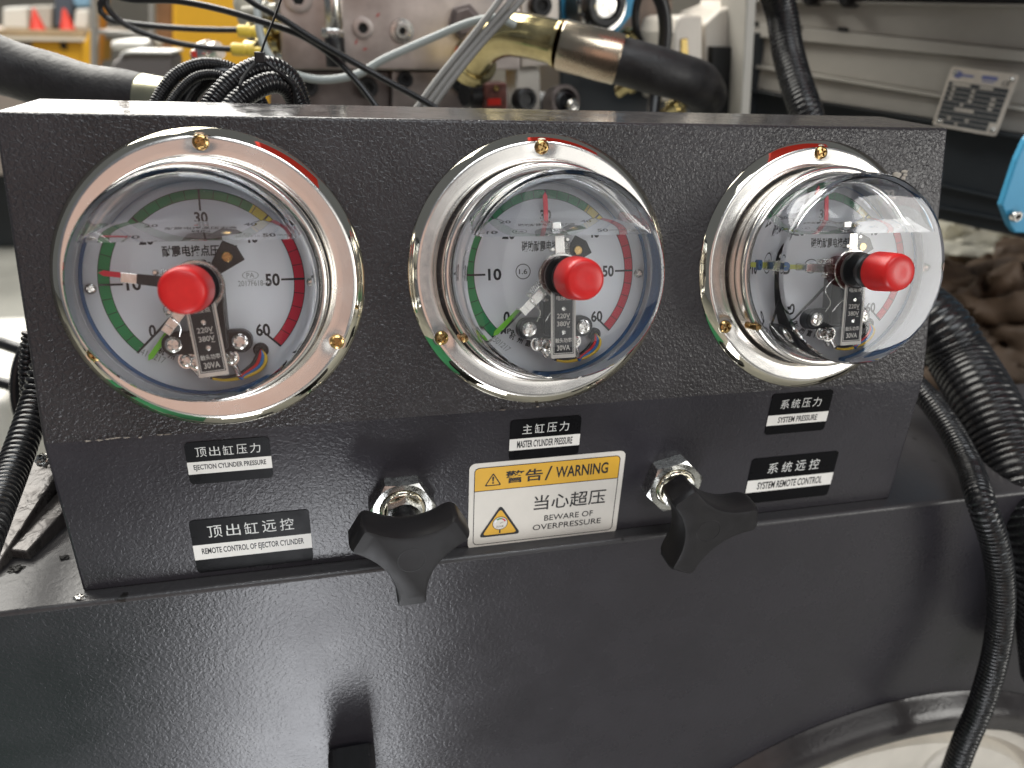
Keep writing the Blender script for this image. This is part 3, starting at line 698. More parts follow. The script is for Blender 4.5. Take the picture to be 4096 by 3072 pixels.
hose('coiled_conduit', 'thick corrugated conduit leaning under the cable tie knot behind the console', [(820, 470, .125), (870, 395, .13), (945, 320, .135), (1030, 275, .14), (1110, 280, .145), (1175, 340, .15), (1215, 460, .15)], .0064, .0022, .0006, group=GC)
hose('coiled_conduit', 'right front corrugated conduit of the tied bundle behind the console', [(890, 480, .115), (945, 410, .12), (1020, 355, .125), (1090, 330, .13), (1150, 350, .135), (1190, 420, .14), (1200, 480, .14)], .0060, .0022, .0006, group=GC)
t = thing('cable_tie', 'black cable tie with a long upright tail holding the conduit bundle', 'cable tie', at(1040, 235, .128))
mk('tie_tail', M().tube(spline(path([(1042, 218, .126), (1065, 150, .122), (1098, 70, .118), (1130, -20, .114)]), .006), .0006, 6), blackp, t, smooth=0)
q = at(1040, 228, .126); mk('tie_head', M().box((q.x-.0028, q.y-.002, q.z-.003), (q.x+.0028, q.y+.003, q.z+.0026)), blackp, t, bevel=.0006)
mk('tie_strap', M().tube(spline(path([(1036, 235, .128), (990, 285, .124), (960, 340, .118), (975, 400, .120)]), .004), .0011, 6), blackp, t)
mk('tie_strap', M().tube(spline(path([(1046, 236, .128), (1110, 285, .126), (1170, 340, .128), (1185, 430, .132)]), .004), .0011, 6), blackp, t)
# ------------------------------------------------------------------ cables in front of the steel block
GB = 'thin black cables sweeping behind the console'
cord('thin_cable', 'black cable sweeping from the top left down to the right behind the console', [(400, -40, .30), (520, -2, .30), (700, 3, .29), (870, 35, .28), (1040, 85, .27), (1200, 140, .26), (1330, 225, .25), (1440, 340, .24), (1530, 460, .23)], .0023, cable_b, group=GB)
cord('thin_cable', 'black cable crossing over from the top towards the middle of the console', [(930, -60, .28), (1010, 10, .27), (1120, 70, .26), (1260, 160, .25), (1400, 240, .24), (1560, 330, .23), (1680, 395, .22), (1790, 460, .21)], .0023, cable_b, group=GB)
for i, (pp, cx, cyy, lab) in enumerate((([(470, -60, .42), (400, 15, .42), (430, 75, .42), (540, 97, .42), (700, 112, .42), (850, 119, .42), (950, 120, .42)], (950, 1020), 124, 'black sensor lead ending in the upper yellow connector'),
                                         ([(430, -60, .38), (425, 20, .38), (480, 85, .38), (580, 135, .38), (700, 170, .38), (820, 190, .38), (925, 197, .38)], (925, 998), 197, 'black sensor lead ending in the lower yellow connector'))):
    Yc = (.42, .38)[i]
    t = thing('sensor_lead', lab, 'cable', at(*pp[-1]), group='sensor leads with yellow connectors')
    mk('lead', M().tube(spline(path(pp), .005), .0024, 12), cable_b, t, smooth=60)
    a, b = at(cx[0], cyy, Yc), at(cx[1], cyy+4, Yc)
    mk('connector', M().lathe([(0, 0), (.0045, 0), (.0052, .002), (.0052, .010), (.0046, .0105), (.0046, .013), (.0054, .0135), (.0054, .018), (.003, .0185), (.003, .024), (0, .024)], 24, a, b-a), yconn, t, smooth=40)
cord('grey_tube', 'pale grey tube looping in front of the steel block and up over the brass elbow', [(1040, -60, .34), (1030, 60, .33), (1060, 190, .32), (1130, 275, .31), (1270, 318, .31), (1420, 300, .31), (1540, 235, .31), (1720, 155, .31), (1880, 90, .30), (1990, 72, .29), (2060, 100, .29)], .0031, tube_c, cat='tube')
for i, dx in enumerate((0, 34, 62)):
    cord('grey_cable', ['left', 'middle', 'right'][i]+' one of three grey cables running slantwise past the brass elbow', [(2040+dx*1.6, -60, .26), (1970+dx*1.3, 40, .255), (1860+dx, 180, .25), (1740+dx, 330, .24), (1640+dx, 470, .23)], .0024, cable_g, group='grey cables in front of the steel block')
# ------------------------------------------------------------------ steel manifold block
t = thing('manifold_block', 'pale ground steel hydraulic block behind the middle of the console', 'hydraulic block', at(1500, 440, .45))
mk('upper_block', slabY([(1108, -160), (2080, -160), (2080, 280), (1127, 278)], .45, .16), steelpink, t, smooth=0, bevel=.0015)
mk('side_plate', slabY([(2084, -160), (2236, -160), (2236, 258), (2084, 270)], .455, .14), mat('light_steel_plate', (.66, .60, .54), .34, 1, (60, .0003, .3), .1, 14, .1), t, smooth=0, bevel=.001)
mk('lower_block', slabY([(1080, 282), (1560, 286), (1560, 640), (1080, 640)], .475, .12), steeldark, t, smooth=0, bevel=.0015)
mk('port_block', slabY([(1568, 285), (1885, 290), (1885, 640), (1568, 640)], .462, .12), steelpink, t, smooth=0, bevel=.0015)
def socket(px, py, Y, r, h, m_, nm='socket_bolt', washer=None, parent=t):
    k = mk(nm, disc(px, py, Y, [(r, 0), (r, h*.75), (r*.88, h), (r*.52, h), (r*.50, h-3.2), (0, h-3.2)]), m_, parent, smooth=35)
    if washer: mk('washer', disc(px, py, Y, [(washer, 0), (washer, 1.4), (r, 1.6)]), silver, parent)
    mk('socket_recess', disc(px, py, Y, [(r*.48, h-3.0), (0, h-3.0)], n=6), darkm, k, smooth=0)
socket(1452, 113, .448, 9.6, 1.2, steelpink, 'port_plug'); socket(1608, 124, .448, 7.4, 9, silver, washer=11)
socket(1192, -8, .448, 12.5, 1.6, steelpink, 'port_plug'); socket(2160, 22, .453, 10.5, 10, blackp)
socket(1620, 318, .460, 8, 3.2, blackp); socket(1838, 330, .460, 9, 3.2, blackp); socket(1236, 345, .470, 9, 8, rubber); socket(1472, 350, .470, 10, 5, rubber)
q = M(); 
for (u, v, a_) in ((1512, 60, 40), (1425, 168, 60), (1460, 196, 20)): 
    c = at(u, v, .4490); q.add([(c.x+.003*math.cos(R(a_+b_))*(.35 if b_ % 180 else 1), c.y, c.z+.003*math.sin(R(a_+b_))*(.35 if b_ % 180 else 1)) for b_ in (0, 90, 180, 270)], [(3, 2, 1, 0)])
mk('red_check_mark', q, mat('red_check_paint', (.5, .10, .09), .6), t, smooth=0)
t = thing('upright_pipe_fitting', 'pale metal pipe end with a black lower sleeve standing on the steel block', 'pipe fitting', at(1330, 260, .42))
def vcyl(nm, px, y0, y1, Y, r, m_, par, n=32):
    a, b = at(px, y0, Y), at(px, y1, Y); L_ = a.z-b.z; return mk(nm, M().lathe([(0, 0), (r*.93, 0), (r, .001), (r, L_-.001), (r*.93, L_), (0, L_)], n, (a.x, Y, b.z)), m_, par, smooth=40)
vcyl('pipe', 1324, -120, 116, .42, .0080, silver, t); vcyl('collar', 1330, 114, 150, .42, .0102, nutm, t, 6); vcyl('sleeve', 1338, 148, 268, .42, .0090, blackp, t)
t = thing('brass_fittings_stack', 'cluster of small plated fittings under clear film left of the steel block', 'fitting', at(1060, 250, .46))
for (u, v, r_, m_) in ((1050, 40, .008, film), (1075, 110, .011, zincy), (1060, 185, .010, zincy), (1085, 225, .008, silver)):
    c = at(u, v, .47); mk('fitting', M().lathe([(0, .016), (r_*.6, .016), (r_*.62, .008), (r_, .007), (r_, -.004), (r_*.6, -.006), (r_*.6, -.02), (0, -.02)], 24, c, (.9, -.5, .1)), m_, t, smooth=40)
mk('film_wrap', M().tube(spline(path([(1000, -90, .50), (985, 20, .49), (1020, 110, .49), (1060, 190, .49), (1090, 300, .49)]), .01), .012, 14, radii=None), film, t, smooth=60)
# ------------------------------------------------------------------ hydraulic elbow and hose
t = thing('hydraulic_hose', 'heavy hydraulic hose with a yellow plated elbow, banded ferrule and black rubber end', 'hydraulic hose', at(2200, 300, .30))
el = path([(1878, 300, .375), (1900, 235, .365), (1945, 172, .350), (2015, 140, .335), (2095, 142, .322), (2170, 157, .312), (2225, 171, .305)])
P = spline(el, .004); k = len(P); mk('elbow', M().tube(P, .016, 32, radii=[.0160+.0012*min(1, i/k*2.2) for i in range(k)]), zincy, t, smooth=70)
a, b = at(2160, 155, .313), at(2240, 176, .303); ax = (b-a).normalized()
mk('elbow_collar', M().lathe([(.016, 0), (.0205, .001), (.0212, .003), (.0212, .0070), (.0200, .0085), (.016, .009)], 48, at(1905, 232, .366), path([(1905, 232, .366)])[0]-path([(1945, 172, .350)])[0]), zincy, t)
mk('ferrule_nut', M().lathe([(.0160, 0), (.0186, .001), (.0190, .004), (.0172, .0045)], 48, at(2222, 172, .305), ax), zincy, t)
f0, f1 = at(2238, 178, .303), at(2478, 240, .285); fl = (f1-f0).length
mk('ferrule', M().lathe([(.0150, 0), (.0192, .0004), (.0198, .0015), (.0198, fl*.5), (.0200, fl*.52), (.0200, fl-.002), (.0194, fl), (.016, fl)], 64, f0, f1-f0), ferr, t, smooth=40)
rp = spline(path([(2470, 240, .285), (2560, 265, .280), (2660, 292, .278), (2730, 312, .284), (2780, 330, .305), (2810, 350, .335), (2825, 385, .375)]), .004); k = len(rp)
mk('rubber_hose', M().tube(rp, .018, 36, radii=[.0182+.0012*math.sin(i*.35)*(.3) + .0012*i/k for i in range(k)]), rubber, t, smooth=70)
t2 = tag(mk('hex_fitting', M().xf(Matrix()).lathe([(0, .004), (.012, .004), (.0125, 0), (.0165, 0), (.0165, -.014), (0, -.014)], 6, at(1862, 88, .44), (-.3, -1, .1)), steeldark, smooth=0, bevel=.001), 'dark hexagon fitting on the steel block behind the grey cables', 'fitting')
# ------------------------------------------------------------------ round valve knob, blue plate, white valve body
t = thing('round_valve_knob', 'round chrome and black valve knob with a pale centre on a blue plate', 'valve knob', at(2397, 120, .44))
mk('blue_plate', slabY([(2240, -160), (2560, -160), (2560, 20), (2470, 130), (2250, 128)], .475, .05), bluem, t, smooth=0, bevel=.001)
mk('chrome_ring', disc(2388, 20, .455, [(27, -18), (27, 12), (25.5, 14), (22, 14), (21, 10), (21, 0)], (.15, -1, 0), 64), silver, t, smooth=35)
mk('black_ring', disc(2400, 15, .445, [(21, -6), (21, 14), (19.5, 16), (14, 16), (13, 14), (13, 0)], (.15, -1, 0), 64), blackp, t, smooth=35)
for k in range(12):
    a_ = k*math.pi/6; c = at(2400, 15, .434)+Vector((.0205*math.cos(a_), 0, .0205*math.sin(a_))); mk('grip_rib', M().box((c.x-.0014, c.y-.004, c.z-.0014), (c.x+.0014, c.y+.006, c.z+.0014)), blackp, t, smooth=0, bevel=.0004)
mk('centre_cap', disc(2420, 20, .430, [(0, 4.2), (3, 4.2), (3.4, 3), (11, 2.6), (12.4, 1), (12.4, -12)], (.15, -1, 0), 48), silver, t, smooth=40)
t = thing('white_valve_body', 'off-white cast valve body with a black recess and gold contact behind the rubber hose', 'valve body', at(2820, 430, .5))
mk('body', slabY([(2700, 420), (2694, 130), (2712, 70), (2742, 58), (2812, 60), (2812, 420)], .50, .10), whitem, t, smooth=0, bevel=.004)
mk('shoulder', slabY([(2818, 420), (2818, 95), (2880, 40), (2960, 10), (2965, -160), (2995, -160), (2958, 180), (2950, 425)], .51, .10), whitem, t, smooth=0, bevel=.004)
mk('recess', slabY([(2850, 186), (2942, 188), (2936, 470), (2846, 470)], .4985, .02), darkm, t, smooth=0, bevel=.001)
mk('gold_contact', slabY([(2724, 155), (2752, 152), (2756, 228), (2722, 232)], .498, .004), gold, t, smooth=0, bevel=.001)
mk('edge_post', slabY([(2962, 470), (2996, -160), (3036, -160), (3000, 470)], .47, .06), greym, t, smooth=0, bevel=.002)
cord('black_air_hose', 'black air hose loop left of the white valve body', [(2575, -60, .44), (2545, 30, .44), (2548, 130, .44), (2590, 230, .45), (2620, 330, .46)], .0042, cable_b, cat='hose', group='black air hoses')
cord('black_air_hose', 'thicker black air hose dropping straight before the white valve body', [(2610, -60, .42), (2650, 20, .42), (2662, 120, .42), (2650, 240, .42), (2625, 360, .42), (2612, 460, .41)], .0068, cable_b, cat='hose', group='black air hoses')
# small parts between block and console
t = thing('solenoid_connector', 'dark translucent solenoid connector with a red light beside the steel block', 'connector', at(1985, 430, .40))
mk('housing', slabY([(1935, 335), (2030, 332), (2034, 520), (1932, 520)], .40, .03), mat('smoky_red_plastic', (.13, .05, .04), .25, 0, (90, .002, .5), .5, 90), t, smooth=0, bevel=.0015)
mk('lamp_window', slabY([(1952, 395), (2002, 393), (2004, 420), (1950, 422)], .3985, .001), mat('red_lens', (.55, .03, .02), .2), t, smooth=0)
mk('connector_screw', disc(1985, 352, .3995, [(2.8, 0), (2.8, 1.4), (0, 1.4)], n=16), brass, t)
mk('coil', disc(1890, 378, .41, [(12, -18), (12, 8), (10, 10), (0, 10)], (-1, -.5, 0), 32), blackp, t)
t = thing('white_port_block', 'small off-white port block with black round plugs under the elbow', 'valve block', at(2110, 430, .46))
mk('body', slabY([(2062, 268), (2160, 270), (2170, 640), (2062, 640)], .46, .05), whitem, t, smooth=0, bevel=.003)
t = thing('sealing_plug', 'black round plug just above the console edge below the elbow', 'plug', at(2105, 400, .42), group='round plugs')
mk('rim', disc(2108, 398, .42, [(11, -14), (11, 0), (9, 1.5), (7, 1.5), (6.5, -2), (0, -2)], (.2, -1, .1), 36), blackp, t)
t = thing('check_valve', 'grey ringed round cap with a pale knob below the hydraulic hose', 'cap', at(2268, 420, .42))
mk('outer_ring', disc(2262, 408, .43, [(17, -20), (17, 0), (15.5, 1.5), (13, 1.5), (12, -3), (12, -10)], (.2, -1, .2), 48), steeldark, t); mk('inner_ring', disc(2266, 412, .43, [(11.5, -10), (11.5, -1), (9, 0), (8, -5), (0, -5)], (.2, -1, .2), 40), blackp, t)
mk('centre_knob', disc(2290, 425, .425, [(0, 5), (5, 4.6), (7, 2), (7.4, -6)], (.2, -1, .2), 32), silver, t)
for i, (u, v, lab) in enumerate(((2530, 330, 'yellow plated fitting glinting under the black rubber hose'), (2505, 160, 'small gold fitting beside the round valve knob'), (2700, 432, 'bright plated fitting low against the console top edge'))):
    c = at(u, v, .45); tag(mk('plated_fitting', M().lathe([(0, .014), (.006, .014), (.0068, .008), (.0105, .007), (.0110, -.004), (.007, -.006), (.007, -.02), (0, -.02)], 24, c, (.4, -.7, .5)), zincy, smooth=40), lab, 'fitting', 'small plated fittings')
# dark machine interior behind all that
tag(mk('press_frame', slabY([(2240, 130), (3060, 130), (3060, 900), (1080, 900), (1080, 400), (2240, 400)], .62, .10), greyd, smooth=0, bevel=.003), 'dark press frame standing behind the valves and hoses', 'machine frame')
tag(mk('valve_bracket', slabY([(2240, -160), (2690, -160), (2690, 128), (2240, 128)], .60, .08), mat('brown_grey_primer', (.20, .15, .12), .5, 0, (60, .002, .5), .4, 20), smooth=0, bevel=.003), 'brownish mounting bracket behind the round valve knob', 'bracket')
# ------------------------------------------------------------------ grey machine beam at right
PR = at(3900, 400, .38); UR = Vector((-.4559, .8882, .0)).normalized(); NR = Vector((UR.y, -UR.x, 0))
if NR.dot(CAM-PR) < 0: NR = -NR
t = thing('machine_beam', 'long grey machine beam with stepped rails behind the right of the console', 'machine beam', onplane(3500, 600, PR, NR))
def rs(nm, pts, th, offs, m_, bev=.0012): return mk(nm, slab(pts, PR, NR, th, offs), m_, t, smooth=0, bevel=bev)
rs('top_panel', [(2900, -200), (4300, -200), (4300, 10), (2900, -10)], .05, .012, greyd)
rs('upper_panel', [(2900, -8), (4300, 14), (4300, 222), (2900, 74)], .05, 0, greym)
rs('upper_rail', [(2900, -2), (4300, 20), (4300, 34), (2900, 8)], .02, .012, greym)
rs('slotted_rail', [(2900, 76), (4300, 224), (4300, 268), (2900, 136)], .05, .008, greym)
rs('middle_panel', [(2900, 138), (4300, 270), (4300, 455), (3783, 376), (2900, 236)], .05, 0, greym)
rs('middle_rail', [(2900, 238), (3783, 378), (4300, 458), (4300, 478), (2900, 252)], .05, .007, greym)
rs('lower_panel', [(2900, 254), (4300, 480), (4300, 570), (3700, 470), (3240, 398), (2900, 330)], .05, 0, greym)
rs('lower_rail', [(2900, 332), (3240, 400), (3700, 472), (4300, 572), (4300, 590), (2900, 345)], .06, .012, greyd)
rs('dark_panel', [(2900, 346), (4300, 592), (4300, 1000), (2900, 700)], .05, -.004, greyd)
rs('dark_strip', [(3600, 700), (4300, 860), (4300, 868), (3600, 708)], .02, .003, greyd); rs('dark_strip', [(3600, 795), (4300, 935), (4300, 942), (3600, 802)], .02, .003, greyd)
for a_ in ((3028, 93), (3200, 107), (3387, 117)): rs('slot', [(a_[0]-20, a_[1]-9), (a_[0]+20, a_[1]-5), (a_[0]+20, a_[1]+11), (a_[0]-20, a_[1]+7)], .002, .0095, darkm, 0)
for a_ in ((3275, -4), (3420, 2)):
    c = onplane(*a_, PR, NR)+NR*.02; mk('rail_bolt', M().lathe([(0, .008), (.006, .008), (.0062, 0), (.0085, 0), (.0085, -.02)], 20, c, NR), blackp, t)
# nameplate
cn = [onplane(x_, y_, PR, NR)+NR*.016 for x_, y_ in ((3822, 267), (4091, 296), (4011, 546), (3759, 497))]
ex = ((cn[1]-cn[0])+(cn[2]-cn[3])).normalized(); ey = ((cn[0]-cn[3])+(cn[1]-cn[2])); ey = (ey-ex*ey.dot(ex)).normalized(); ez = ex.cross(ey)
W_ = ((cn[1]-cn[0]).length+(cn[2]-cn[3]).length)/2; H_ = ((cn[0]-cn[3]).length+(cn[1]-cn[2]).length)/2; cc = sum(cn, Vector())/4
t = thing('nameplate', 'small aluminium nameplate with dark printed rows and a CE mark on the machine beam', 'nameplate', cc, Matrix((ex, ey, ez)).transposed().to_euler(), local=True)
mk('plate', M().prism(rrect(W_, H_, .003), -.0010, 0), platem, t, smooth=0, bevel=.0003)
def lr(nm, x0, x1, y0, y1, z_, m_): return mk(nm, M().flat([(W_*(x0-.5), H_*(.5-y0)), (W_*(x1-.5), H_*(.5-y0)), (W_*(x1-.5), H_*(.5-y1)), (W_*(x0-.5), H_*(.5-y1))], z_), m_, t, smooth=0)
y = .235
for k in range(9): lr('printed_row', .04 if k < 8 else .15, .94 if k < 7 else .84, y, y+.072, .0002, platedk); y += .0805
for (x_, r_, w_) in ((.10, 0, .28), (.52, 0, .20), (.12, 1, .05), (.42, 1, .06), (.12, 2, .05), (.42, 2, .06), (.74, 2, .07), (.12, 3, .05), (.42, 3, .06), (.74, 3, .08), (.32, 4, .05), (.74, 4, .07), (.26, 5, .30), (.2, 7, .05), (.48, 7, .05), (.34, 8, .04)):
    lr('printed_entry', x_, x_+w_, .250+r_*.0805, .288+r_*.0805, .0004, platem)
mk('logo_disc', M().flat([(W_*(-.36)+.07*W_*math.cos(R(a)), H_*(.385)+.055*W_*math.sin(R(a))) for a in range(0, 360, 15)], .0003), platebl, t, smooth=0)
lr('printed_entry', .20, .38, .10, .135, .0003, platebl); lr('printed_entry', .50, .73, .075, .14, .0003, platebl); lr('printed_entry', .52, .70, .16, .18, .0003, platebl)
text('ce_mark', 'CE', ink, t, W_*.37, H_*.335, .0004, H_*.075, W_*.11, bold=.01)
for sx in (-1, 1):
    for sy in (-1, 1): mk('rivet', M().lathe([(0, .0022), (.0015, .0020), (.0026, .0010), (.0028, 0)], 20, (sx*(W_/2-.0055), sy*(H_/2-.0055), 0)), silver, t)
# blue bracket with its bolt
t = thing('blue_bracket', 'bright blue painted bracket with a socket bolt at the right edge', 'bracket', at(4080, 930, .16))
mk('plate', slabY([(4320, 300), (4105, 560), (4068, 640), (4008, 822), (4040, 905), (4060, 932), (4320, 940)], .16, .006), bluem, t, smooth=0, bevel=.0015)
socket(4056, 862, .158, 4.6, 4.5, silver, 'bracket_bolt', parent=t)
# cloths and film beyond the right end
def lump(c, sx, sy, sz, seed, amp, fr, n=72, fold=0):
    m = M(); v = []; f = []; h = n//2
    for i in range(h+1):
        for j in range(n):
            th = math.pi*i/h; ph = 2*math.pi*j/n; d = Vector((math.sin(th)*math.cos(ph), math.sin(th)*math.sin(ph), math.cos(th)))
            k = 1+amp*noise.fractal(d*fr+Vector((seed, 0, 0)), 1.0, 2.1, 4)
            if fold: k -= fold*(1-min(1, abs(noise.noise(Vector((d.x*2.2+seed, d.y*2.2, d.z*5.5))))*9))
            v.append(Vector(c)+Vector((d.x*sx*k, d.y*sy*k, d.z*sz*k)))
    for i in range(h):
        for j in range(n): k = (j+1) % n; f.append((i*n+j, (i+1)*n+j, (i+1)*n+k, i*n+k))
    return m.add(v, f)
tag(mk('work_gloves', lump(at(4060, 1330, .42), .21, .10, .125, 3, .34, 1.5, n=120, fold=.20), brownm, smooth=70), 'crumpled heap of brown work gloves beyond the right end of the console', 'gloves')
tag(mk('plastic_film', lump(at(4050, 1060, .62), .26, .12, .085, 8, .45, 2.2, n=120, fold=.2), film, smooth=50), 'crumpled cloudy plastic film lying behind the brown gloves', 'plastic film')
tag(mk('side_cabinet', M().box((.62, .34, -.9), (1.9, 1.0, -.335)), greyd, smooth=0, bevel=.003), 'dark low cabinet beneath the brown gloves at right', 'cabinet')
tag(mk('dark_sheet', slab([(3600, 1560), (4300, 1700), (4300, 1990), (3700, 1990)], at(3900, 1650, .30), Vector((-.3, -1, .2)), .03), greyd, smooth=0, bevel=.002), 'dark sheet behind the two right conduits', 'sheet')  # plain dark sheet filling the gap below the gloves
# ------------------------------------------------------------------ left edge
t = thing('wrapped_pipe', 'thick black wrapped pipe ending in a pale ferrule behind the console at left', 'pipe', at(300, 380, .24))
wp = spline(path([(-160, 215, .27), (0, 262, .265), (180, 318, .26), (380, 365, .25), (572, 392, .24)]), .006); k = len(wp)
mk('wrap', M().tube(wp, .02, 32, radii=[.0202+.0006*math.sin(i*.9)-.0045*i/k for i in range(k)]), rubber, t, smooth=70)
a, b = at(566, 392, .24), at(672, 412, .235); L_ = (b-a).length; mk('ferrule', M().lathe([(0, 0), (.0152, 0), (.0160, .001), (.0160, L_-.001), (.015, L_), (0, L_)], 48, a, b-a), mat('pale_olive_zinc', (.52, .50, .36), .3, 1, None, .15, 40), t, smooth=40)
cord('black_pipe', 'upper dark pipe crossing the gap left of the console', [(-80, 1350, .30), (0, 1370, .29), (60, 1390, .28), (140, 1415, .27)], .0050, cable_b, cat='pipe', group='dark pipes left of the console')
cord('black_pipe', 'lower dark pipe crossing the gap left of the console', [(-80, 1515, .34), (0, 1530, .33), (80, 1550, .32), (150, 1560, .31)], .0052, cable_b, cat='pipe', group='dark pipes left of the console')
cord('bent_black_hose', 'slender black hose bowing around behind the left console edge', [(150, 1340, .22), (98, 1395, .215), (66, 1480, .21), (62, 1590, .205), (88, 1690, .20), (150, 1760, .19)], .0036, cable_b, cat='hose')
t = thing('angled_brace', 'greasy dark steel angle brace slanting across the tank ledge at left', 'brace', at(80, 2100, .05))
a, b = at(-140, 2420, -.005), at(215, 1890, .075); d = (b-a); 
mk('brace_bar', M().tube([a, b], .0150, 4), oil, t, smooth=0, bevel=.001)
mk('weld_bead', lump(at(176, 1842, .06), .004, .004, .0035, 5, .4, 2, 24), silver, t)
mk('brace_foot', M().tube([a+Vector((.02, .02, .01)), b+Vector((.03, .03, .0))], .0085, 4), oil, t, smooth=0, bevel=.001)
for i, (u, v, r_, lab) in enumerate(((95, 2208, .0042, 'largest clump of black grime on the tank ledge left of the console'), (258, 2232, .0018, 'small grime speck nearest the console foot on the ledge'), (62, 2275, .0026, 'medium grime clump below the largest one on the ledge'))):
    d_ = ray(u, v); c = CAM+d_*((-.1508-CAM.z)/d_.z); tag(mk('grime_clump', lump(c, r_*1.5, r_, .0011, i*3, .8, 1.6, 32), grime, smooth=60), lab, 'grime', 'grime on the ledge')
d_ = ray(322, 2388); c = CAM+d_*((-.1505-CAM.z)/d_.z)
tag(mk('shiny_chip', lump(c, .0028, .0018, .0010, 9, .6, 2, 24), silver, smooth=40), 'small shiny metal chip at the left foot of the console', 'metal chip')
# far hall, left
t = thing('workbench', 'timber topped workbench with a yellow drawer front far off at upper left', 'workbench', at(150, 230, 3.2))
mk('top', slabY([(-700, 104), (345, 124), (345, 150), (-700, 132)], 3.2, .8), timber, t, smooth=0, bevel=.004)
mk('top_edge', slabY([(-700, 133), (345, 151), (345, 166), (-700, 150)], 3.19, .05), creamw, t, smooth=0, bevel=.002)
mk('drawer_front', slabY([(128, 165), (325, 168), (325, 262), (128, 225)], 3.22, .5), yelm, t, smooth=0, bevel=.003)
mk('grey_cabinet', slabY([(-700, 152), (126, 164), (126, 700), (-700, 700)], 3.24, .5), mat('taupe_cabinet', (.28, .24, .21), .5), t, smooth=0, bevel=.003)
c = at(255, 184, 3.215); mk('keyhole', M().lathe([(0, .006), (.012, .006), (.014, 0)], 16, c, (0, -1, 0)), darkm, t)
for (nm, lab, cat_, pts, m_) in (('parts_box', 'whitest parts box on the far bench', 'box', [(8, 30), (108, 24), (112, 118), (8, 116)], whitep),
    ('parts_box', 'greyish parts box next to the white one on the far bench', 'box', [(116, 22), (208, 20), (206, 118), (118, 118)], mat('grey_card', (.45, .43, .38), .7)),
    ('tool_bag', 'dark slate tool bag on the far bench', 'bag', [(215, -60), (300, -60), (290, 60), (262, 112), (216, 112)], mat('slate_cloth', (.07, .085, .11), .8)),
    ('blue_crate', 'pale blue crate at the top of the far bench', 'crate', [(262, -80), (365, -80), (360, 28), (300, 30)], mat('pale_blue_plastic', (.20, .36, .50), .5)),
    ('storage_tub', 'cream storage tub on the far bench beside the rack post', 'tub', [(300, 36), (356, 34), (352, 116), (292, 116)], whitep)):
    tag(mk(nm, slabY(pts, 3.35, .22), m_, smooth=0, bevel=.01), lab, cat_, 'boxes on the far bench' if nm == 'parts_box' else None)
for (u, lab) in ((152, 'left red marker cone on the far bench'), (272, 'right red marker cone on the far bench')):
    c = at(u, 118, 3.25); h_ = .075; tag(mk('red_marker', M().lathe([(0, h_), (.006, h_*.97), (.026, .008), (.030, 0), (0, 0)], 20, c), redp), lab, 'marker', 'red markers on the bench')
t = thing('steel_rack', 'grey steel rack frame standing before the yellow machine', 'rack', at(480, 260, 1.5))
mk('post', slabY([(360, -160), (382, -160), (384, 700), (362, 700)], 1.5, .03), greym, t, smooth=0, bevel=.002)
mk('post', slabY([(596, -160), (616, -160), (614, 700), (594, 700)], 1.5, .03), greym, t, smooth=0, bevel=.002)
mk('rail', slabY([(382, 118), (596, 132), (596, 150), (382, 136)], 1.505, .03), greym, t, smooth=0, bevel=.002)
mk('shelf_load', slabY([(440, 160), (590, 165), (590, 205), (440, 200)], 1.6, .2), whitep, t, smooth=0, bevel=.01)
t = thing('yellow_machine', 'large yellow painted machine body behind the sensor leads', 'machine', at(830, 270, 2.2))
mk('body', slabY([(690, -160), (985, -160), (1080, 60), (1080, 700), (700, 700), (690, 275)], 2.2, .6), yelm, t, smooth=0, bevel=.01)
mk('slanted_leg', slabY([(375, -160), (388, 60), (330, 180), (305, 700), (360, 700), (372, 270), (400, 60), (420, -160)], 2.3, .1), yelm, t, smooth=0, bevel=.005)
mk('brown_column', slabY([(612, -160), (690, -160), (690, 700), (612, 700)], 2.35, .3), mat('rust_brown_paint', (.22, .12, .06), .6, 0, None, .3, 5), t, smooth=0, bevel=.005)
t = thing('grey_guard', 'grey rounded guard with a bright lid behind the left conduits', 'machine guard', at(560, 290, 1.0))
arch = [(432, 700), (438, 290), (450, 250), (480, 225), (530, 212), (640, 212), (690, 222), (696, 700)]
mk('guard', slabY(arch, 1.0, .1), mat('taupe_guard_paint', (.22, .20, .19), .5), t, smooth=0, bevel=.006)
mk('lid', slabY([(470, 222), (500, 203), (685, 206), (685, 218), (530, 216)], .99, .12), whitep, t, smooth=0, bevel=.003)
t = thing('pipe_coupling', 'small silver coupling with a red tag behind the left conduit loops', 'coupling', at(815, 240, .5))
mk('coupling_body', disc(835, 215, .5, [(0, 14), (8, 14), (9, 6), (12, 5), (12, -6), (8, -8), (8, -16), (0, -16)], (.8, -.5, .3), 24), silver, t, smooth=35)
mk('red_tag', slabY([(762, 205), (782, 200), (788, 232), (770, 228)], .48, .004), redp, t, smooth=0)
mk('coupling_stem', M().tube(path([(800, 235, .5), (820, 300, .5), (830, 420, .5)]), .009, 16), steeldark, t)
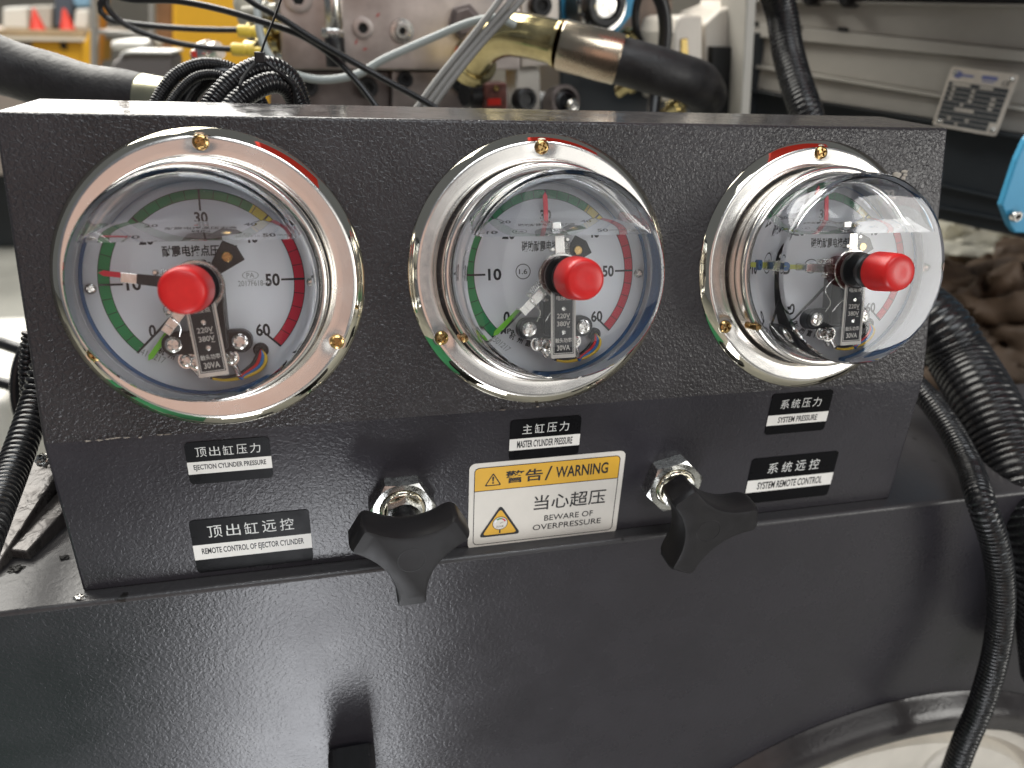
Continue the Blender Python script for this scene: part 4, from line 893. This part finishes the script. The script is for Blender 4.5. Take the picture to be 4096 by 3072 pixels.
tag(mk('floor_crate', M().box((-1.15, 1.2, -.9), (-.62, 1.7, -.62)), whitep, smooth=0, bevel=.02), 'white plastic crate on the floor beyond the left conduits', 'crate')
tag(mk('far_machine_base', M().box((-2.6, 3.4, -.9), (-.6, 4.2, -.35)), greyd, smooth=0, bevel=.02), 'dark machine base standing on the far floor at left', 'machine base')
tag(mk('red_floor_bar', M().box((-2.6, 3.36, -.36), (-.6, 3.4, -.33)), redp, smooth=0, bevel=.005), 'red bar along the dark machine base at left', 'bar')

tag(mk('unseen_shade_slab', M().box((.55, .20, .25), (1.7, .72, .28)), greyd, smooth=0, bevel=.002), 'unseen dark slab added above the machine beam to shade its right end', 'guard')  # added out of view only to shade the right of the beam

fl = M()
for i in range(9):
    c = pan(.3560+random.uniform(-.004, .003), -.0003, .0478+random.uniform(-.004, .004)-i*.0006); fl.add(lump(c, .0022*random.uniform(.4, 1), .0004, .0012*random.uniform(.5, 1.2), i, .7, 2, 12).v, lump(c, 1, 1, 1, i, .7, 2, 12).f)
tag(mk('paint_flake', fl, mat('bare_primer', (.42, .38, .33), .6), smooth=60), 'patch of chipped paint on the console at the upper right of the rightmost gauge flange', 'paint chip')

tag(mk('red_crossbeam', M().box((.42, -.40, 1.50), (1.45, .26, 1.72)), mat('red_crane_paint', (.62, .03, .02), .45), smooth=0, bevel=.01), 'red painted overhead crossbeam mirrored in the gauge rims, above the picture', 'beam')
tag(mk('painted_floor_strip', M().box((-1.2, -.95, -.90), (-.27, -.12, -.896)), mat('green_floor_paint', (.03, .17, .08), .5, 0, None, .15, 6), smooth=0), None, None, kind='structure')

ch = M()
for px_ in (352, 398, 430, 452, 470, 505, 560, 640, 668, 2010, 2150):
    c = at(px_, 1776-.0738*(px_-172)+random.uniform(-4, 2), -.0187); L_ = lump(c, .0011*random.uniform(.5, 1.8), .0004, .0003*random.uniform(.7, 1.4), px_, .7, 2, 10); ch.add(L_.v, L_.f)
o_ = mk('paint_chip', ch, mat('pale_chipped_edge', (.30, .26, .22), .6), smooth=60)
tag(o_, 'row of tiny pale paint chips along the bend of the console front', 'paint chips')
